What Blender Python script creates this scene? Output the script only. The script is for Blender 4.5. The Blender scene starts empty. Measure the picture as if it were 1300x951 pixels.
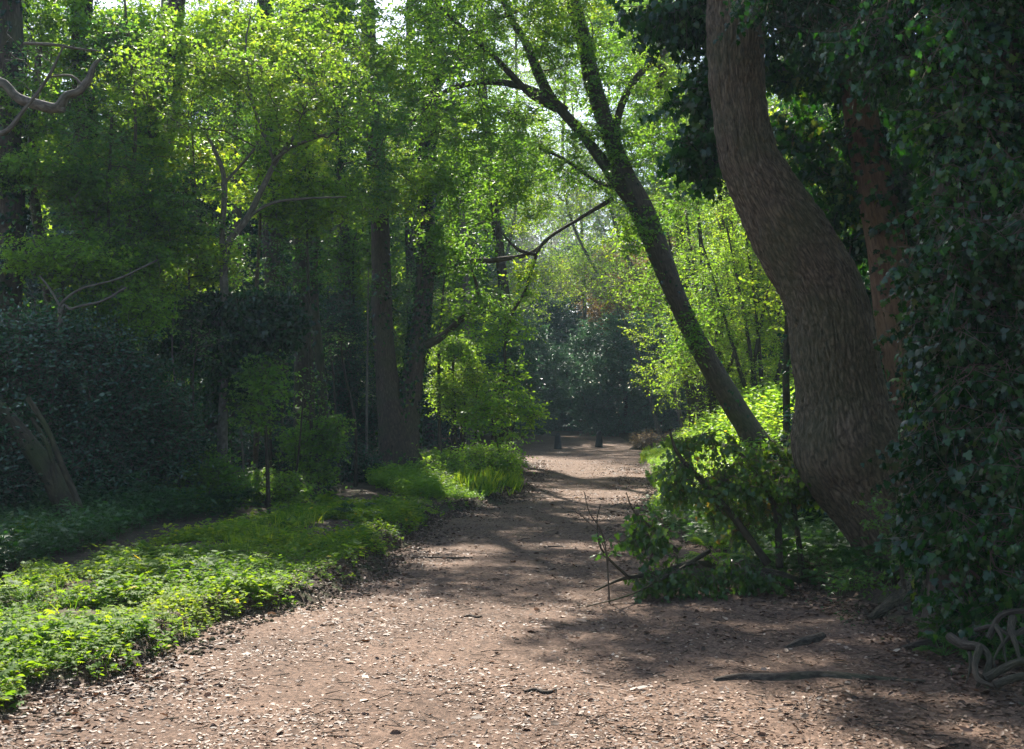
import bpy, math, time
import numpy as np
from math import radians, sin, cos, pi
T0 = time.time()
SC = bpy.context.scene
COL = SC.collection
NM, SM = 1.6, 1.22      # how many twig ends, how large the leaves
# ------------------------------------------------------------------ camera
CAMH, FPX, PITCH = 1.5, 1500.0, radians(2.23)
cam_d = bpy.data.cameras.new('camera'); cam = bpy.data.objects.new('camera', cam_d); COL.objects.link(cam)
cam.location = (0, 0, CAMH); cam.rotation_euler = (pi/2 + PITCH, 0, 0)
cam_d.sensor_width = 36; cam_d.lens = 36*FPX/1300; cam_d.clip_end = 1000; cam_d.clip_start = 0.05
SC.camera = cam
def P(px, py, d):
    """real point seen at photograph pixel px,py at distance d down the path"""
    u, v = (px-650)/FPX, (475.5-py)/FPX
    x, y, z = u, cos(PITCH)-v*sin(PITCH), sin(PITCH)+v*cos(PITCH)
    t = d/y
    return np.array([x*t, d, CAMH+z*t])
# ------------------------------------------------------------------ noise
def _h(i, j, k, s):
    n = (i*374761393 + j*668265263 + k*1274126177 + s*974634777) & 0x7fffffff
    n = ((n ^ (n >> 13))*1274126177) & 0x7fffffff
    n = n ^ (n >> 16)
    return (n & 0xffff)/65535.0
def vnoise(x, y, z=0.0, s=0):
    x, y, z = np.broadcast_arrays(np.asarray(x, float), np.asarray(y, float), np.asarray(z, float))
    xi, yi, zi = np.floor(x).astype(np.int64), np.floor(y).astype(np.int64), np.floor(z).astype(np.int64)
    fx, fy, fz = x-xi, y-yi, z-zi
    fx, fy, fz = fx*fx*(3-2*fx), fy*fy*(3-2*fy), fz*fz*(3-2*fz)
    r = 0
    for a in (0, 1):
        for b in (0, 1):
            for c in (0, 1):
                w = (fx if a else 1-fx)*(fy if b else 1-fy)*(fz if c else 1-fz)
                r = r + w*_h(xi+a, yi+b, zi+c, s)
    return r
def fbm(x, y, z=0.0, s=0, o=4):
    r, a, t = 0, 1.0, 0
    for i in range(o):
        f = 2.03**i
        r = r + a*vnoise(np.asarray(x)*f, np.asarray(y)*f, np.asarray(z)*f, s+i*7); t += a; a *= .5
    return r/t
def sstep(a, b, x):
    t = np.clip((np.asarray(x, float)-a)/(b-a), 0, 1); return t*t*(3-2*t)
def nrm(v):
    return v/np.maximum(np.linalg.norm(v, axis=-1, keepdims=True), 1e-9)
# ------------------------------------------------------------------ mesh helpers
class MB:
    """collects polygons (grouped by size) and writes them as one mesh"""
    def __init__(s): s.V = []; s.F = []; s.n = 0; s.R = []; s.U = []
    def add(s, V, faces, slot=0, rnd=None, uv=None):
        V = np.asarray(V, float).reshape(-1, 3)
        for f in faces:
            f = np.asarray(f, np.int64)
            s.F.append((f + s.n, slot))
        s.V.append(V); s.n += len(V)
        s.R.append(np.full(len(V), .5) if rnd is None else np.asarray(rnd, float))
        s.U.append(np.zeros((len(V), 2)) if uv is None else uv)
    def build(s, name, mats, parent=None, base=None, smooth=True):
        if base is None: base = np.zeros(3) if parent is None else np.array(parent.location)
        V = np.concatenate(s.V) - base
        me = bpy.data.meshes.new(name)
        me.vertices.add(len(V)); me.vertices.foreach_set('co', V.astype(np.float32).ravel())
        loops = np.concatenate([f.ravel() for f, _ in s.F]).astype(np.int32)
        cnt = np.concatenate([np.full(len(f), f.shape[1]) for f, _ in s.F])
        sl = np.concatenate([np.full(len(f), m) for f, m in s.F]).astype(np.int32)
        st = np.concatenate([[0], np.cumsum(cnt)[:-1]]).astype(np.int32)
        me.loops.add(len(loops)); me.loops.foreach_set('vertex_index', loops)
        me.polygons.add(len(cnt)); me.polygons.foreach_set('loop_start', st)
        for m in mats: me.materials.append(m)
        me.polygons.foreach_set('material_index', sl)
        if smooth: me.polygons.foreach_set('use_smooth', np.ones(len(cnt), bool))
        a = me.attributes.new('rnd', 'FLOAT', 'POINT'); a.data.foreach_set('value', np.concatenate(s.R).astype(np.float32))
        U = np.concatenate(s.U)
        if U.any():
            l = me.uv_layers.new(name='uv'); l.data.foreach_set('uv', U[loops].astype(np.float32).ravel())
        me.update(calc_edges=True)
        o = bpy.data.objects.new(name, me); COL.objects.link(o)
        if parent is not None: o.parent = parent
        elif base.any(): o.location = base
        return o
def tag(o, label=None, cat=None, group=None, kind=None):
    if label: o['label'] = label
    if cat: o['category'] = cat
    if group: o['group'] = group
    if kind: o['kind'] = kind
    return o
def thing(name, label, cat, loc, group=None):
    o = bpy.data.objects.new(name, None); COL.objects.link(o); o.location = loc; o.empty_display_size = .3
    return tag(o, label, cat, group)
def catmull(pts, n):
    pts = np.asarray(pts, float)
    if len(pts) == 2: pts = np.array([pts[0], (pts[0]+pts[1])/2, pts[1]])
    q = np.vstack([2*pts[0]-pts[1], pts, 2*pts[-1]-pts[-2]])
    t = np.linspace(0, len(pts)-1, n); i = np.minimum(t.astype(int), len(pts)-2); f = (t-i)[:, None]
    a, b, c, d = q[i], q[i+1], q[i+2], q[i+3]
    return .5*((2*b) + (-a+c)*f + (2*a-5*b+4*c-d)*f**2 + (-a+3*b-3*c+d)*f**3)
def tube(mb, path, rad, sides=12, slot=0, bump=None, seed=0, cap=True, rnd=.5):
    """path n x 3, rad n; bump(ang, dist, seed) -> radius factor"""
    path = np.asarray(path); rad = np.asarray(rad); n = len(path)
    d = nrm(np.gradient(path, axis=0))
    ref = np.array([0.13, 0.97, 0.2]); X = np.zeros((n, 3))
    x = nrm(np.cross(d[0], ref))
    for i in range(n):
        x = x - d[i]*np.dot(x, d[i]); x = x/np.linalg.norm(x); X[i] = x
    Y = np.cross(d, X)
    ds = np.concatenate([[0], np.cumsum(np.linalg.norm(np.diff(path, axis=0), axis=1))])
    a = np.linspace(0, 2*pi, sides+1)
    A, D = np.meshgrid(a, ds)
    R = rad[:, None]*np.ones_like(A)
    if bump is not None: R = bump(A, D, R, seed)
    R[:, -1] = R[:, 0]
    V = path[:, None, :] + R[..., None]*(np.cos(A)[..., None]*X[:, None, :] + np.sin(A)[..., None]*Y[:, None, :])
    m = sides+1
    i, j = np.meshgrid(np.arange(n-1), np.arange(sides), indexing='ij')
    q = np.stack([i*m+j, i*m+j+1, (i+1)*m+j+1, (i+1)*m+j], -1).reshape(-1, 4)
    rm = max(float(np.mean(rad)), .01)
    uv = np.stack([A/(2*pi)*max(1, round(2*pi*rm*4))/4.0, D], -1).reshape(-1, 2)
    mb.add(V.reshape(-1, 3), [q], slot, np.full(n*m, rnd), uv)
    if cap:
        for e in (0, n-1):
            c = path[e] + d[e]*(rad[e]*.25 if e else -rad[e]*.25)
            Vc = np.vstack([V[e, :-1], c]); k = np.arange(sides)
            t = np.stack([k, (k+1) % sides, np.full(sides, sides)], -1)
            mb.add(Vc, [t], slot, np.full(sides+1, rnd), np.vstack([uv.reshape(n, m, 2)[e, :-1], uv.reshape(n, m, 2)[e, 0]]))
def bark_bump(A, D, R, s):
    cx, cy = np.cos(A), np.sin(A)
    big = fbm(cx*1.3+5, cy*1.3+5, D*.9, s, 3)-.5
    mid = fbm(cx*R*9+9, cy*R*9+9, D*3, s+3, 2)-.5
    return R*(1+.22*big) + .018*mid
def ridge_bump(A, D, R, s):
    cx, cy = np.cos(A), np.sin(A)
    big = fbm(cx*1.1+5, cy*1.1+5, D*.8, s, 3)-.5
    w = (fbm(cx*3+1, cy*3+2, D*1.5, s+9, 3)-.5)*.10
    x, y = np.cos(A+w)*R*21, np.sin(A+w)*R*21
    f = fbm(x+20, y+20, D*5.5, s+5, 2)
    r1 = np.abs(2*f-1)*2.2
    r2 = vnoise(x*2.2+20, y*2.2+20, D*30, s+8)-.5
    lump = np.clip(fbm(cx*2.2+3, cy*2.2+3, D*2.6, s+31, 2)-.55, 0, 1)*.16
    ring = .012*np.sin(D*9+4*vnoise(cx+3, cy+3, D, s+2))*sstep(3.2, .5, D)
    return R*(1+.10*big+lump*R) + .026*np.clip(r1, 0, .8) + .009*r2 + ring - .013
# segments of twigs, vectorised
def prisms(mb, p0, p1, r0, r1, sides=4, slot=1, rnd=.5):
    n = len(p0)
    if n == 0: return
    d = nrm(p1-p0); ref = np.where(np.abs(d[:, 2:3]) > .8, [[1., 0, 0]], [[0, 0, 1.]])
    x = nrm(np.cross(d, ref)); y = np.cross(d, x)
    a = np.arange(sides)*2*pi/sides
    ring = np.cos(a)[None, :, None]*x[:, None] + np.sin(a)[None, :, None]*y[:, None]
    V = np.concatenate([p0[:, None]+ring*r0[:, None, None], p1[:, None]+ring*r1[:, None, None]], 1)
    k = np.arange(sides); t = np.stack([k, (k+1) % sides, (k+1) % sides+sides, k+sides], -1)
    F = (np.arange(n)*2*sides)[:, None, None] + t[None]
    uv = np.zeros((n, 2*sides, 2)); uv[:, :sides, 0] = k/sides*.3; uv[:, sides:, 0] = k/sides*.3
    uv[:, sides:, 1] = np.linalg.norm(p1-p0, axis=1)[:, None]
    mb.add(V.reshape(-1, 3), [F.reshape(-1, 4)], slot, np.full(n*2*sides, rnd), uv.reshape(-1, 2))
# leaf outlines: along, across, lift; faces
LEAF = {
 'dia': (np.array([[0,0,0],[.45,.3,.07],[1,0,-.05],[.45,-.3,.07]]), [np.array([[0,1,2,3]])]),
 'oval': (np.array([[0,0,0],[.28,.25,.06],[.72,.23,.04],[1.05,0,-.08],[.72,-.23,.04],[.28,-.25,.06]]), [np.array([[0,1,2,3],[0,3,4,5]])]),
 'lobed': (np.array([[0,0,0],[.35,.2,.03],[.42,.62,-.02],[.62,.2,.04],[1.05,0,-.08],[.62,-.2,.04],[.42,-.62,-.02],[.35,-.2,.03]]),
           [np.array([[0,1,2,3],[0,3,4,5],[0,5,6,7]])]),
 'ivy': (np.array([[0,0,0],[-.14,.32,-.03],[.22,.55,-.05],[.38,.27,.04],[.66,.36,-.03],[.72,.15,.03],[1.05,0,-.10],
                   [.72,-.15,.03],[.66,-.36,-.03],[.38,-.27,.04],[.22,-.55,-.05],[-.14,-.32,-.03]]),
         [np.array([[0,1,2,3],[0,3,4,5],[0,7,8,9],[0,9,10,11]]), np.array([[0,5,6,7]])]),
 'blade': (np.array([[0,.035,0],[.5,.03,.05],[1,0,.22],[.5,-.03,.05],[0,-.035,0]]), [np.array([[0,1,3,4]]), np.array([[1,2,3]])]),
 'pinn': (np.array([[0,0,0],[.2,.04,.02],[.3,.30,-.03],[.42,.05,.03],[.5,.34,-.03],[.6,.05,.02],[.7,.22,-.03],[.78,.04,0],[1,0,-.08],
                    [.78,-.04,0],[.7,-.22,-.03],[.6,-.05,.02],[.5,-.34,-.03],[.42,-.05,.03],[.3,-.30,-.03],[.2,-.04,.02]]),
          [np.array([[0,1,2,3],[3,4,5,0],[5,6,7,0],[7,8,9,0],[9,10,11,0],[11,12,13,0],[13,14,15,0]])]),
}
def leaves(mb, pos, size, kind, ax, nm, rng, slot=0, rnd=None, cmax=2.2):
    T, F = LEAF[kind]; n = len(pos)
    if n == 0: return
    ax = nrm(ax); nm = nm - ax*np.sum(nm*ax, -1, keepdims=True); nm = nrm(nm); sd = np.cross(nm, ax)
    sz = np.asarray(size)*np.ones(n)
    curl = rng.uniform(.2, cmax, n)
    V = pos[:, None] + sz[:, None, None]*(T[None, :, :1]*ax[:, None] + T[None, :, 1:2]*sd[:, None]*rng.uniform(.8, 1.15, n)[:, None, None] + (T[None, :, 2]*curl[:, None])[..., None]*nm[:, None])
    k = len(T); off = (np.arange(n)*k)[:, None, None]
    r = rng.random(n) if rnd is None else rnd
    mb.add(V.reshape(-1, 3), [(off+f[None]).reshape(-1, f.shape[1]) for f in F], slot, np.repeat(r, k))
def grow(pos0, targets, rng, step=.35, up=.2, wig=.16, zpen=.5, maxseg=9):
    n0 = len(pos0); cap = n0 + len(targets)*(maxseg+1)+5
    pos = np.zeros((cap, 3)); pos[:n0] = pos0; par = np.full(cap, -1); dr = np.zeros((cap, 3)); dr[:n0] = nrm(np.gradient(pos0, axis=0)) if n0 > 1 else [0, 0, 1]
    n = n0; tips = []; segs = []
    D0 = np.min(np.linalg.norm(targets[:, None]-pos0[None, ::max(1, n0//40)], axis=2), axis=1)
    for t in targets[np.argsort(D0)]:
        c = np.linalg.norm(pos[:n]-t, axis=1) + zpen*np.maximum(0, pos[:n, 2]-t[2]+.1)
        i = int(np.argmin(c)); v = t-pos[i]; L = np.linalg.norm(v)
        if L < .05: continue
        k = int(min(maxseg, max(2, round(L/step))))
        ctl = pos[i] + dr[i]*L*.25 + v*.4 + np.array([0, 0, up*L]) + rng.normal(0, wig*L, 3)
        s = np.linspace(0, 1, k+1)[1:, None]
        q = (1-s)**2*pos[i] + 2*s*(1-s)*ctl + s*s*t
        q[:-1] += rng.normal(0, .03*L/k*2, q[:-1].shape)
        pv = i; pp = pos[i]
        for j in range(k):
            pos[n] = q[j]; par[n] = pv; dr[n] = (q[j]-pp)/max(np.linalg.norm(q[j]-pp), 1e-6); pp = q[j]; pv = n; n += 1
        tips.append(n-1)
    return pos[:n], par[:n], dr[:n], np.array(tips, int), n0
def pipe_radii(par, n0, tip=.004, p=2.35):
    n = len(par); acc = np.zeros(n); r = np.zeros(n)
    for i in range(n-1, n0-1, -1):
        r[i] = max(tip, acc[i]**(1/p)) if acc[i] > 0 else tip
        if par[i] >= n0: acc[par[i]] += r[i]**p
    return r
def blob_points(blobs, n, rng, gap=.35, gs=.9, shell=.5):
    """blobs: (centre, (rx,ry,rz), weight); points kept where a 3-D noise is high, so crowns have gaps"""
    out = []
    w = np.array([b[2] for b in blobs], float); w /= w.sum()
    for b, wi in zip(blobs, w):
        m = max(3, int(n*wi)); got = 0
        while got < m:
            q = nrm(rng.normal(size=(m*3, 3)))*(rng.random((m*3, 1))**(shell/3*1.5+.05))
            q = np.asarray(b[0]) + q*np.asarray(b[1])
            g = fbm(q[:, 0]/gs+31, q[:, 1]/gs+31, q[:, 2]/gs*1.4+31, int(gap*100)+3, 2)
            q = q[g > gap]
            q = q[q[:, 2] > .15][:m-got]
            out.append(q); got += max(len(q), 1)
    return np.concatenate(out)
def spray(mb, tp, td, rng, twigs=5, per=8, tl=.35, size=.05, kind='oval', droop=.2, flat=.6, spread=1.0, twig_r=.0022, slot=0, tslot=1, tone=None, stick=True, hang=False):
    """short twigs round every branch tip, leaves along each twig"""
    n = len(tp)
    if n == 0: return
    p0 = np.repeat(tp, twigs, 0); d0 = np.repeat(td, twigs, 0)
    d = nrm(rng.normal(size=p0.shape)*np.array([1, 1, 1-flat])*spread + d0*.7 + np.array([0, 0, -droop]))
    p0 = p0 - d0*rng.random((len(p0), 1))*tl*.8
    L = tl*rng.uniform(.5, 1.25, len(p0))
    p1 = p0 + d*L[:, None]
    if stick: prisms(mb, p0, p1, np.full(len(p0), twig_r*1.6), np.full(len(p0), twig_r*.6), 3, tslot)
    t = np.tile(np.linspace(.15, 1.0, per), len(p0)); t += rng.uniform(-.06, .06, len(t))
    q0 = np.repeat(p0, per, 0); dd = np.repeat(d, per, 0); LL = np.repeat(L, per)
    pos = q0 + dd*(t*LL)[:, None]
    side = nrm(np.cross(dd, [0, 0, 1.])+1e-6)*np.tile(np.where(np.arange(per) % 2, 1., -1.), len(p0))[:, None]
    ax = dd*.6 + side*.9 + rng.normal(0, .35, pos.shape) + np.array([0, 0, -droop])
    nm = np.array([0, -.25, .8]) + rng.normal(0, .75, pos.shape)
    if hang:
        ax = rng.normal(0, .4, pos.shape)+np.array([0, 0, -1.]); nm = rng.normal(0, .5, pos.shape) + side*.3 + np.array([0, -.5, .5])
    pos = pos + ax*.012
    tn = np.repeat(rng.random(n) if tone is None else tone, twigs*per)
    r = np.clip(.55*tn + .45*rng.random(len(pos)), 0, 1)
    leaves(mb, pos, size*rng.uniform(.55, 1.2, len(pos)), kind, ax, nm, rng, slot, r)
def ivy_cover(mb, path, rad, rng, dens=200, size=.07, thick=.12, slot=0, kind='ivy', gap=.4, z0=0, z1=99, hem=1.0):
    path = np.asarray(path); seg = np.linalg.norm(np.diff(path, axis=0), axis=1)
    area = seg*2*pi*(rad[:-1]+thick*.5); n = int(area.sum()*dens)
    i = rng.choice(len(seg), n, p=area/area.sum()); f = rng.random(n)[:, None]
    c = path[i]*(1-f)+path[i+1]*f; r = rad[i]
    d = nrm(path[i+1]-path[i]); a = nrm(np.cross(d, [0, 1., 0.01])); b = np.cross(d, a)
    th = rng.random(n)*2*pi; o = a*np.cos(th)[:, None] + b*np.sin(th)[:, None]
    lump = fbm(np.cos(th)*1.2+c[:, 0]*.8+7, np.sin(th)*1.2+7, c[:, 2]*1.6, 5, 3)
    ok = (lump > gap) & (c[:, 2] > z0) & (c[:, 2] < z1)
    c, r, o, lump = c[ok], r[ok], o[ok], lump[ok]; n = len(c)
    off = thick*np.clip((lump-gap)*3.0, .08, 1.6)*rng.uniform(.35, 1.1, n)
    pos = c + o*(r+off)[:, None]
    ax = np.array([0, 0, -1.]) + o*.35 + rng.normal(0, .38, (n, 3)); nm = o*.9 + np.array([0, 0, .55]) + rng.normal(0, .38, (n, 3))
    leaves(mb, pos, size*rng.uniform(.35, 1.35, n), kind, ax, nm, rng, slot)
# ------------------------------------------------------------------ materials
MATS = {}
def nmat(name):
    m = bpy.data.materials.new(name); m.use_nodes = True; nt = m.node_tree
    for n in list(nt.nodes): nt.nodes.remove(n)
    out = nt.nodes.new('ShaderNodeOutputMaterial'); MATS[name] = m
    return m, nt, out
def N(nt, t, **k):
    n = nt.nodes.new(t)
    for a, b in k.items():
        if a.startswith('i_'): n.inputs[a[2:].replace('_', ' ')].default_value = b
        else: setattr(n, a, b)
    return n
def ramp(nt, src, stops):
    r = nt.nodes.new('ShaderNodeValToRGB'); e = r.color_ramp.elements
    e[0].position, e[0].color = stops[0][0], (*stops[0][1], 1); e[1].position, e[1].color = stops[-1][0], (*stops[-1][1], 1)
    for p, c in stops[1:-1]:
        x = e.new(p); x.color = (*c, 1)
    nt.links.new(src, r.inputs[0]); return r
def leaf_mat(name, stops, trans=.45, tcol=(1.5, 1.55, .55), rough=.45, spec=.5, coat=0.0):
    m, nt, out = nmat(name); L = nt.links.new
    at = N(nt, 'ShaderNodeAttribute', attribute_name='rnd')
    cr = ramp(nt, at.outputs['Fac'], stops)
    bs = N(nt, 'ShaderNodeBsdfPrincipled'); bs.inputs['Roughness'].default_value = rough; bs.inputs['Specular IOR Level'].default_value = spec
    L(cr.outputs[0], bs.inputs['Base Color'])
    mul = N(nt, 'ShaderNodeMix', data_type='RGBA', blend_type='MULTIPLY'); mul.inputs[0].default_value = 1
    L(cr.outputs[0], mul.inputs[6]); mul.inputs[7].default_value = (*tcol, 1)
    tr = N(nt, 'ShaderNodeBsdfTranslucent'); L(mul.outputs[2], tr.inputs[0])
    mx = N(nt, 'ShaderNodeMixShader'); mx.inputs[0].default_value = trans
    L(bs.outputs[0], mx.inputs[1]); L(tr.outputs[0], mx.inputs[2]); L(mx.outputs[0], out.inputs[0])
    return m
G = (0.02, 0.05, 0.01)
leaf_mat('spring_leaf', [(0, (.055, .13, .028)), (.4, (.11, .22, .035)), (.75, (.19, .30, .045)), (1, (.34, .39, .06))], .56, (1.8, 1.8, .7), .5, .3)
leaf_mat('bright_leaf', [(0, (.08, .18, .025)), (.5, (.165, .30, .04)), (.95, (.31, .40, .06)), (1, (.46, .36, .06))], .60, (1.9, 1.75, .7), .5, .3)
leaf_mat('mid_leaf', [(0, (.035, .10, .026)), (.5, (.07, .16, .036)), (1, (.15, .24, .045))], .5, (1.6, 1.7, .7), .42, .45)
leaf_mat('ivy_leaf', [(0, (.005, .020, .006)), (.5, (.012, .042, .010)), (.86, (.028, .085, .016)), (.97, (.10, .16, .03)), (1, (.16, .12, .03))], .30, (1.6, 2.4, .4), .21, .42)
leaf_mat('holly_leaf', [(0, (.012, .042, .024)), (.6, (.026, .074, .038)), (1, (.05, .12, .05))], .28, (1.4, 1.9, .7), .27, .75)
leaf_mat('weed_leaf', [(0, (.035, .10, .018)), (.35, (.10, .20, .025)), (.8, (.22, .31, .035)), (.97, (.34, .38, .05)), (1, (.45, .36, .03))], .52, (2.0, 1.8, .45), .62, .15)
leaf_mat('shade_leaf', [(0, (.02, .065, .018)), (.5, (.04, .115, .03)), (1, (.075, .17, .035))], .4, (1.5, 1.7, .6), .42, .5)  # darker copy of the weed green, shade put into the colour
leaf_mat('wilted_ivy', [(0, (.02, .055, .010)), (.5, (.04, .10, .016)), (.88, (.085, .15, .022)), (1, (.22, .13, .04))], .42, (1.7, 1.6, .5), .35, .55)
leaf_mat('hazed_leaf', [(0, (.03, .07, .048)), (.5, (.055, .12, .075)), (1, (.10, .18, .09))], .42, (1.3, 1.6, 1.0), .38, .5)  # distance haze painted in: foliage colour lightened towards teal
leaf_mat('copper_leaf', [(0, (.09, .075, .03)), (.5, (.17, .12, .05)), (1, (.27, .20, .08))], .5, (1.5, 1.3, .8), .5, .4)
leaf_mat('blossom', [(0, (.30, .34, .22)), (.5, (.55, .55, .48)), (1, (.8, .8, .76))], .45, (1.1, 1.1, 1.05), .6, .3)
leaf_mat('litter_leaf', [(0, (.035, .02, .012)), (.35, (.10, .055, .035)), (.65, (.20, .115, .075)), (.9, (.28, .18, .12)), (1, (.46, .36, .27))], .1, (1.2, 1, .8), .6, .3)
def bark_mat(name, c0, c1, c2, sx=9, sy=2.2, bump=.6, dist=.02, moss=0.0, disp=False):
    m, nt, out = nmat(name); L = nt.links.new
    uv = N(nt, 'ShaderNodeUVMap', uv_map='uv'); mp = N(nt, 'ShaderNodeMapping'); mp.inputs['Scale'].default_value = (sx, sy, 1)
    L(uv.outputs[0], mp.inputs[0])
    tc = N(nt, 'ShaderNodeTexCoord')
    wn = N(nt, 'ShaderNodeTexNoise', i_Scale=4.0, i_Detail=3.0); L(tc.outputs['Object'], wn.inputs['Vector'])
    ad = N(nt, 'ShaderNodeVectorMath', operation='MULTIPLY_ADD'); ad.inputs[1].default_value = (1.2, 1.2, 1.2)
    L(wn.outputs['Color'], ad.inputs[0]); L(mp.outputs[0], ad.inputs[2])
    vo = N(nt, 'ShaderNodeTexVoronoi', feature='DISTANCE_TO_EDGE', i_Scale=1.6); L(ad.outputs[0], vo.inputs['Vector'])
    nz = N(nt, 'ShaderNodeTexNoise', i_Scale=3.0, i_Detail=8.0, i_Roughness=.7); L(ad.outputs[0], nz.inputs['Vector'])
    n2 = N(nt, 'ShaderNodeTexNoise', i_Scale=1.7, i_Detail=5.0); L(tc.outputs['Object'], n2.inputs['Vector'])
    sm = N(nt, 'ShaderNodeMath', operation='MULTIPLY_ADD'); sm.inputs[1].default_value = .55; L(vo.outputs['Distance'], sm.inputs[0]); L(nz.outputs[0], sm.inputs[2])
    cr = ramp(nt, sm.outputs[0], [(.32, c0), (.55, c1), (.85, c2)])
    mr = ramp(nt, n2.outputs[0], [(.46, (0, 0, 0)), (.62, (moss, moss, moss))])
    mx = N(nt, 'ShaderNodeMix', data_type='RGBA'); L(mr.outputs[0], mx.inputs[0]); L(cr.outputs[0], mx.inputs[6]); mx.inputs[7].default_value = (.05, .075, .02, 1)
    bs = N(nt, 'ShaderNodeBsdfPrincipled'); bs.inputs['Roughness'].default_value = .85; bs.inputs['Specular IOR Level'].default_value = .25
    L(mx.outputs[2], bs.inputs['Base Color'])
    bp = N(nt, 'ShaderNodeBump', i_Strength=bump, i_Distance=dist); L(sm.outputs[0], bp.inputs['Height']); L(bp.outputs[0], bs.inputs['Normal'])
    L(bs.outputs[0], out.inputs[0]); return m
bark_mat('old_bark', (.012, .008, .005), (.098, .071, .046), (.26, .19, .125), 19, 4.6, 1.0, .03, .25)
bark_mat('twin_bark', (.022, .014, .009), (.072, .048, .032), (.14, .10, .068), 14, 3, .8, .02, .3)
bark_mat('brown_bark', (.018, .013, .009), (.055, .040, .027), (.115, .088, .06), 12, 2.5, .8, .02, .35)
bark_mat('red_bark', (.05, .025, .015), (.15, .08, .045), (.25, .15, .09), 12, 2.2, .8, .02, .15)
bark_mat('mossy_bark', (.02, .016, .010), (.05, .04, .024), (.10, .08, .048), 10, 2.5, .7, .015, .5)
bark_mat('grey_bark', (.04, .033, .026), (.12, .10, .08), (.23, .20, .165), 14, 4, .5, .01, .25)
bark_mat('twig_bark', (.035, .025, .018), (.09, .065, .045), (.15, .11, .08), 10, 6, .3, .004, .2)
bark_mat('pale_twig', (.16, .14, .12), (.30, .27, .23), (.45, .42, .38), 10, 6, .3, .004, .1)
bark_mat('root_bark', (.012, .008, .006), (.05, .038, .028), (.13, .10, .072), 22, 6, 1.0, .01, .2)
def soil_mat(name, stops, scale=1.0, green=0.0, fleck=.25):
    m, nt, out = nmat(name); L = nt.links.new
    tc = N(nt, 'ShaderNodeTexCoord'); o = tc.outputs['Object']
    n1 = N(nt, 'ShaderNodeTexNoise', i_Scale=.9*scale, i_Detail=6.0, i_Roughness=.65); L(o, n1.inputs['Vector'])
    n2 = N(nt, 'ShaderNodeTexNoise', i_Scale=28.0*scale, i_Detail=8.0, i_Roughness=.75); L(o, n2.inputs['Vector'])
    n3 = N(nt, 'ShaderNodeTexNoise', i_Scale=6.0*scale, i_Detail=5.0, i_Roughness=.7); L(o, n3.inputs['Vector'])
    mpv = N(nt, 'ShaderNodeMapping'); mpv.inputs['Scale'].default_value = (1, .65, 1); L(o, mpv.inputs[0])
    vo = N(nt, 'ShaderNodeTexVoronoi', i_Scale=55.0*scale, i_Randomness=1.0); L(mpv.outputs[0], vo.inputs['Vector'])
    a = N(nt, 'ShaderNodeMath', operation='MULTIPLY_ADD'); a.inputs[1].default_value = .55; L(n2.outputs[0], a.inputs[0])
    b = N(nt, 'ShaderNodeMath', operation='MULTIPLY'); b.inputs[1].default_value = .45; L(n1.outputs[0], b.inputs[0]); L(b.outputs[0], a.inputs[2])
    c = N(nt, 'ShaderNodeMath', operation='MULTIPLY_ADD'); c.inputs[1].default_value = fleck
    s = N(nt, 'ShaderNodeSeparateColor'); L(vo.outputs['Color'], s.inputs[0])
    sb = N(nt, 'ShaderNodeMath', operation='SUBTRACT'); sb.inputs[1].default_value = .5; L(s.outputs[0], sb.inputs[0])
    L(sb.outputs[0], c.inputs[0]); L(a.outputs[0], c.inputs[2])
    cr = ramp(nt, c.outputs[0], stops)
    col = cr.outputs[0]
    if green:
        gr = ramp(nt, n3.outputs[0], [(.48, (0, 0, 0)), (.66, (green,)*3)])
        mx = N(nt, 'ShaderNodeMix', data_type='RGBA'); L(gr.outputs[0], mx.inputs[0]); L(col, mx.inputs[6]); mx.inputs[7].default_value = (.05, .09, .02, 1); col = mx.outputs[2]
    bs = N(nt, 'ShaderNodeBsdfPrincipled'); bs.inputs['Roughness'].default_value = .9; bs.inputs['Specular IOR Level'].default_value = .2
    L(col, bs.inputs['Base Color'])
    bp = N(nt, 'ShaderNodeBump', i_Strength=.9, i_Distance=.03); L(c.outputs[0], bp.inputs['Height']); L(bp.outputs[0], bs.inputs['Normal'])
    L(bs.outputs[0], out.inputs[0]); return m
soil_mat('path_soil', [(.26, (.05, .027, .017)), (.42, (.098, .061, .041)), (.56, (.168, .105, .072)), (.8, (.29, .195, .14))], 1, 0)
soil_mat('wood_soil', [(.25, (.028, .018, .012)), (.5, (.07, .045, .03)), (.75, (.14, .09, .06))], 1, .6)
def plain_mat(name, col, rough=.8, nz=.3, scale=20, bump=.3):
    m, nt, out = nmat(name); L = nt.links.new
    tc = N(nt, 'ShaderNodeTexCoord'); n = N(nt, 'ShaderNodeTexNoise', i_Scale=scale, i_Detail=6.0, i_Roughness=.7); L(tc.outputs['Object'], n.inputs['Vector'])
    c = np.array(col); cr = ramp(nt, n.outputs[0], [(.3, tuple(c*(1-nz))), (.7, tuple(np.minimum(c*(1+nz), 1)))])
    bs = N(nt, 'ShaderNodeBsdfPrincipled'); bs.inputs['Roughness'].default_value = rough; L(cr.outputs[0], bs.inputs['Base Color'])
    bp = N(nt, 'ShaderNodeBump', i_Strength=bump, i_Distance=.01); L(n.outputs[0], bp.inputs['Height']); L(bp.outputs[0], bs.inputs['Normal'])
    L(bs.outputs[0], out.inputs[0]); return m
plain_mat('post_wood', (.022, .020, .016), .85, .5, 14)
plain_mat('cut_wood', (.30, .17, .09), .8, .4, 30)
M = MATS
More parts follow.
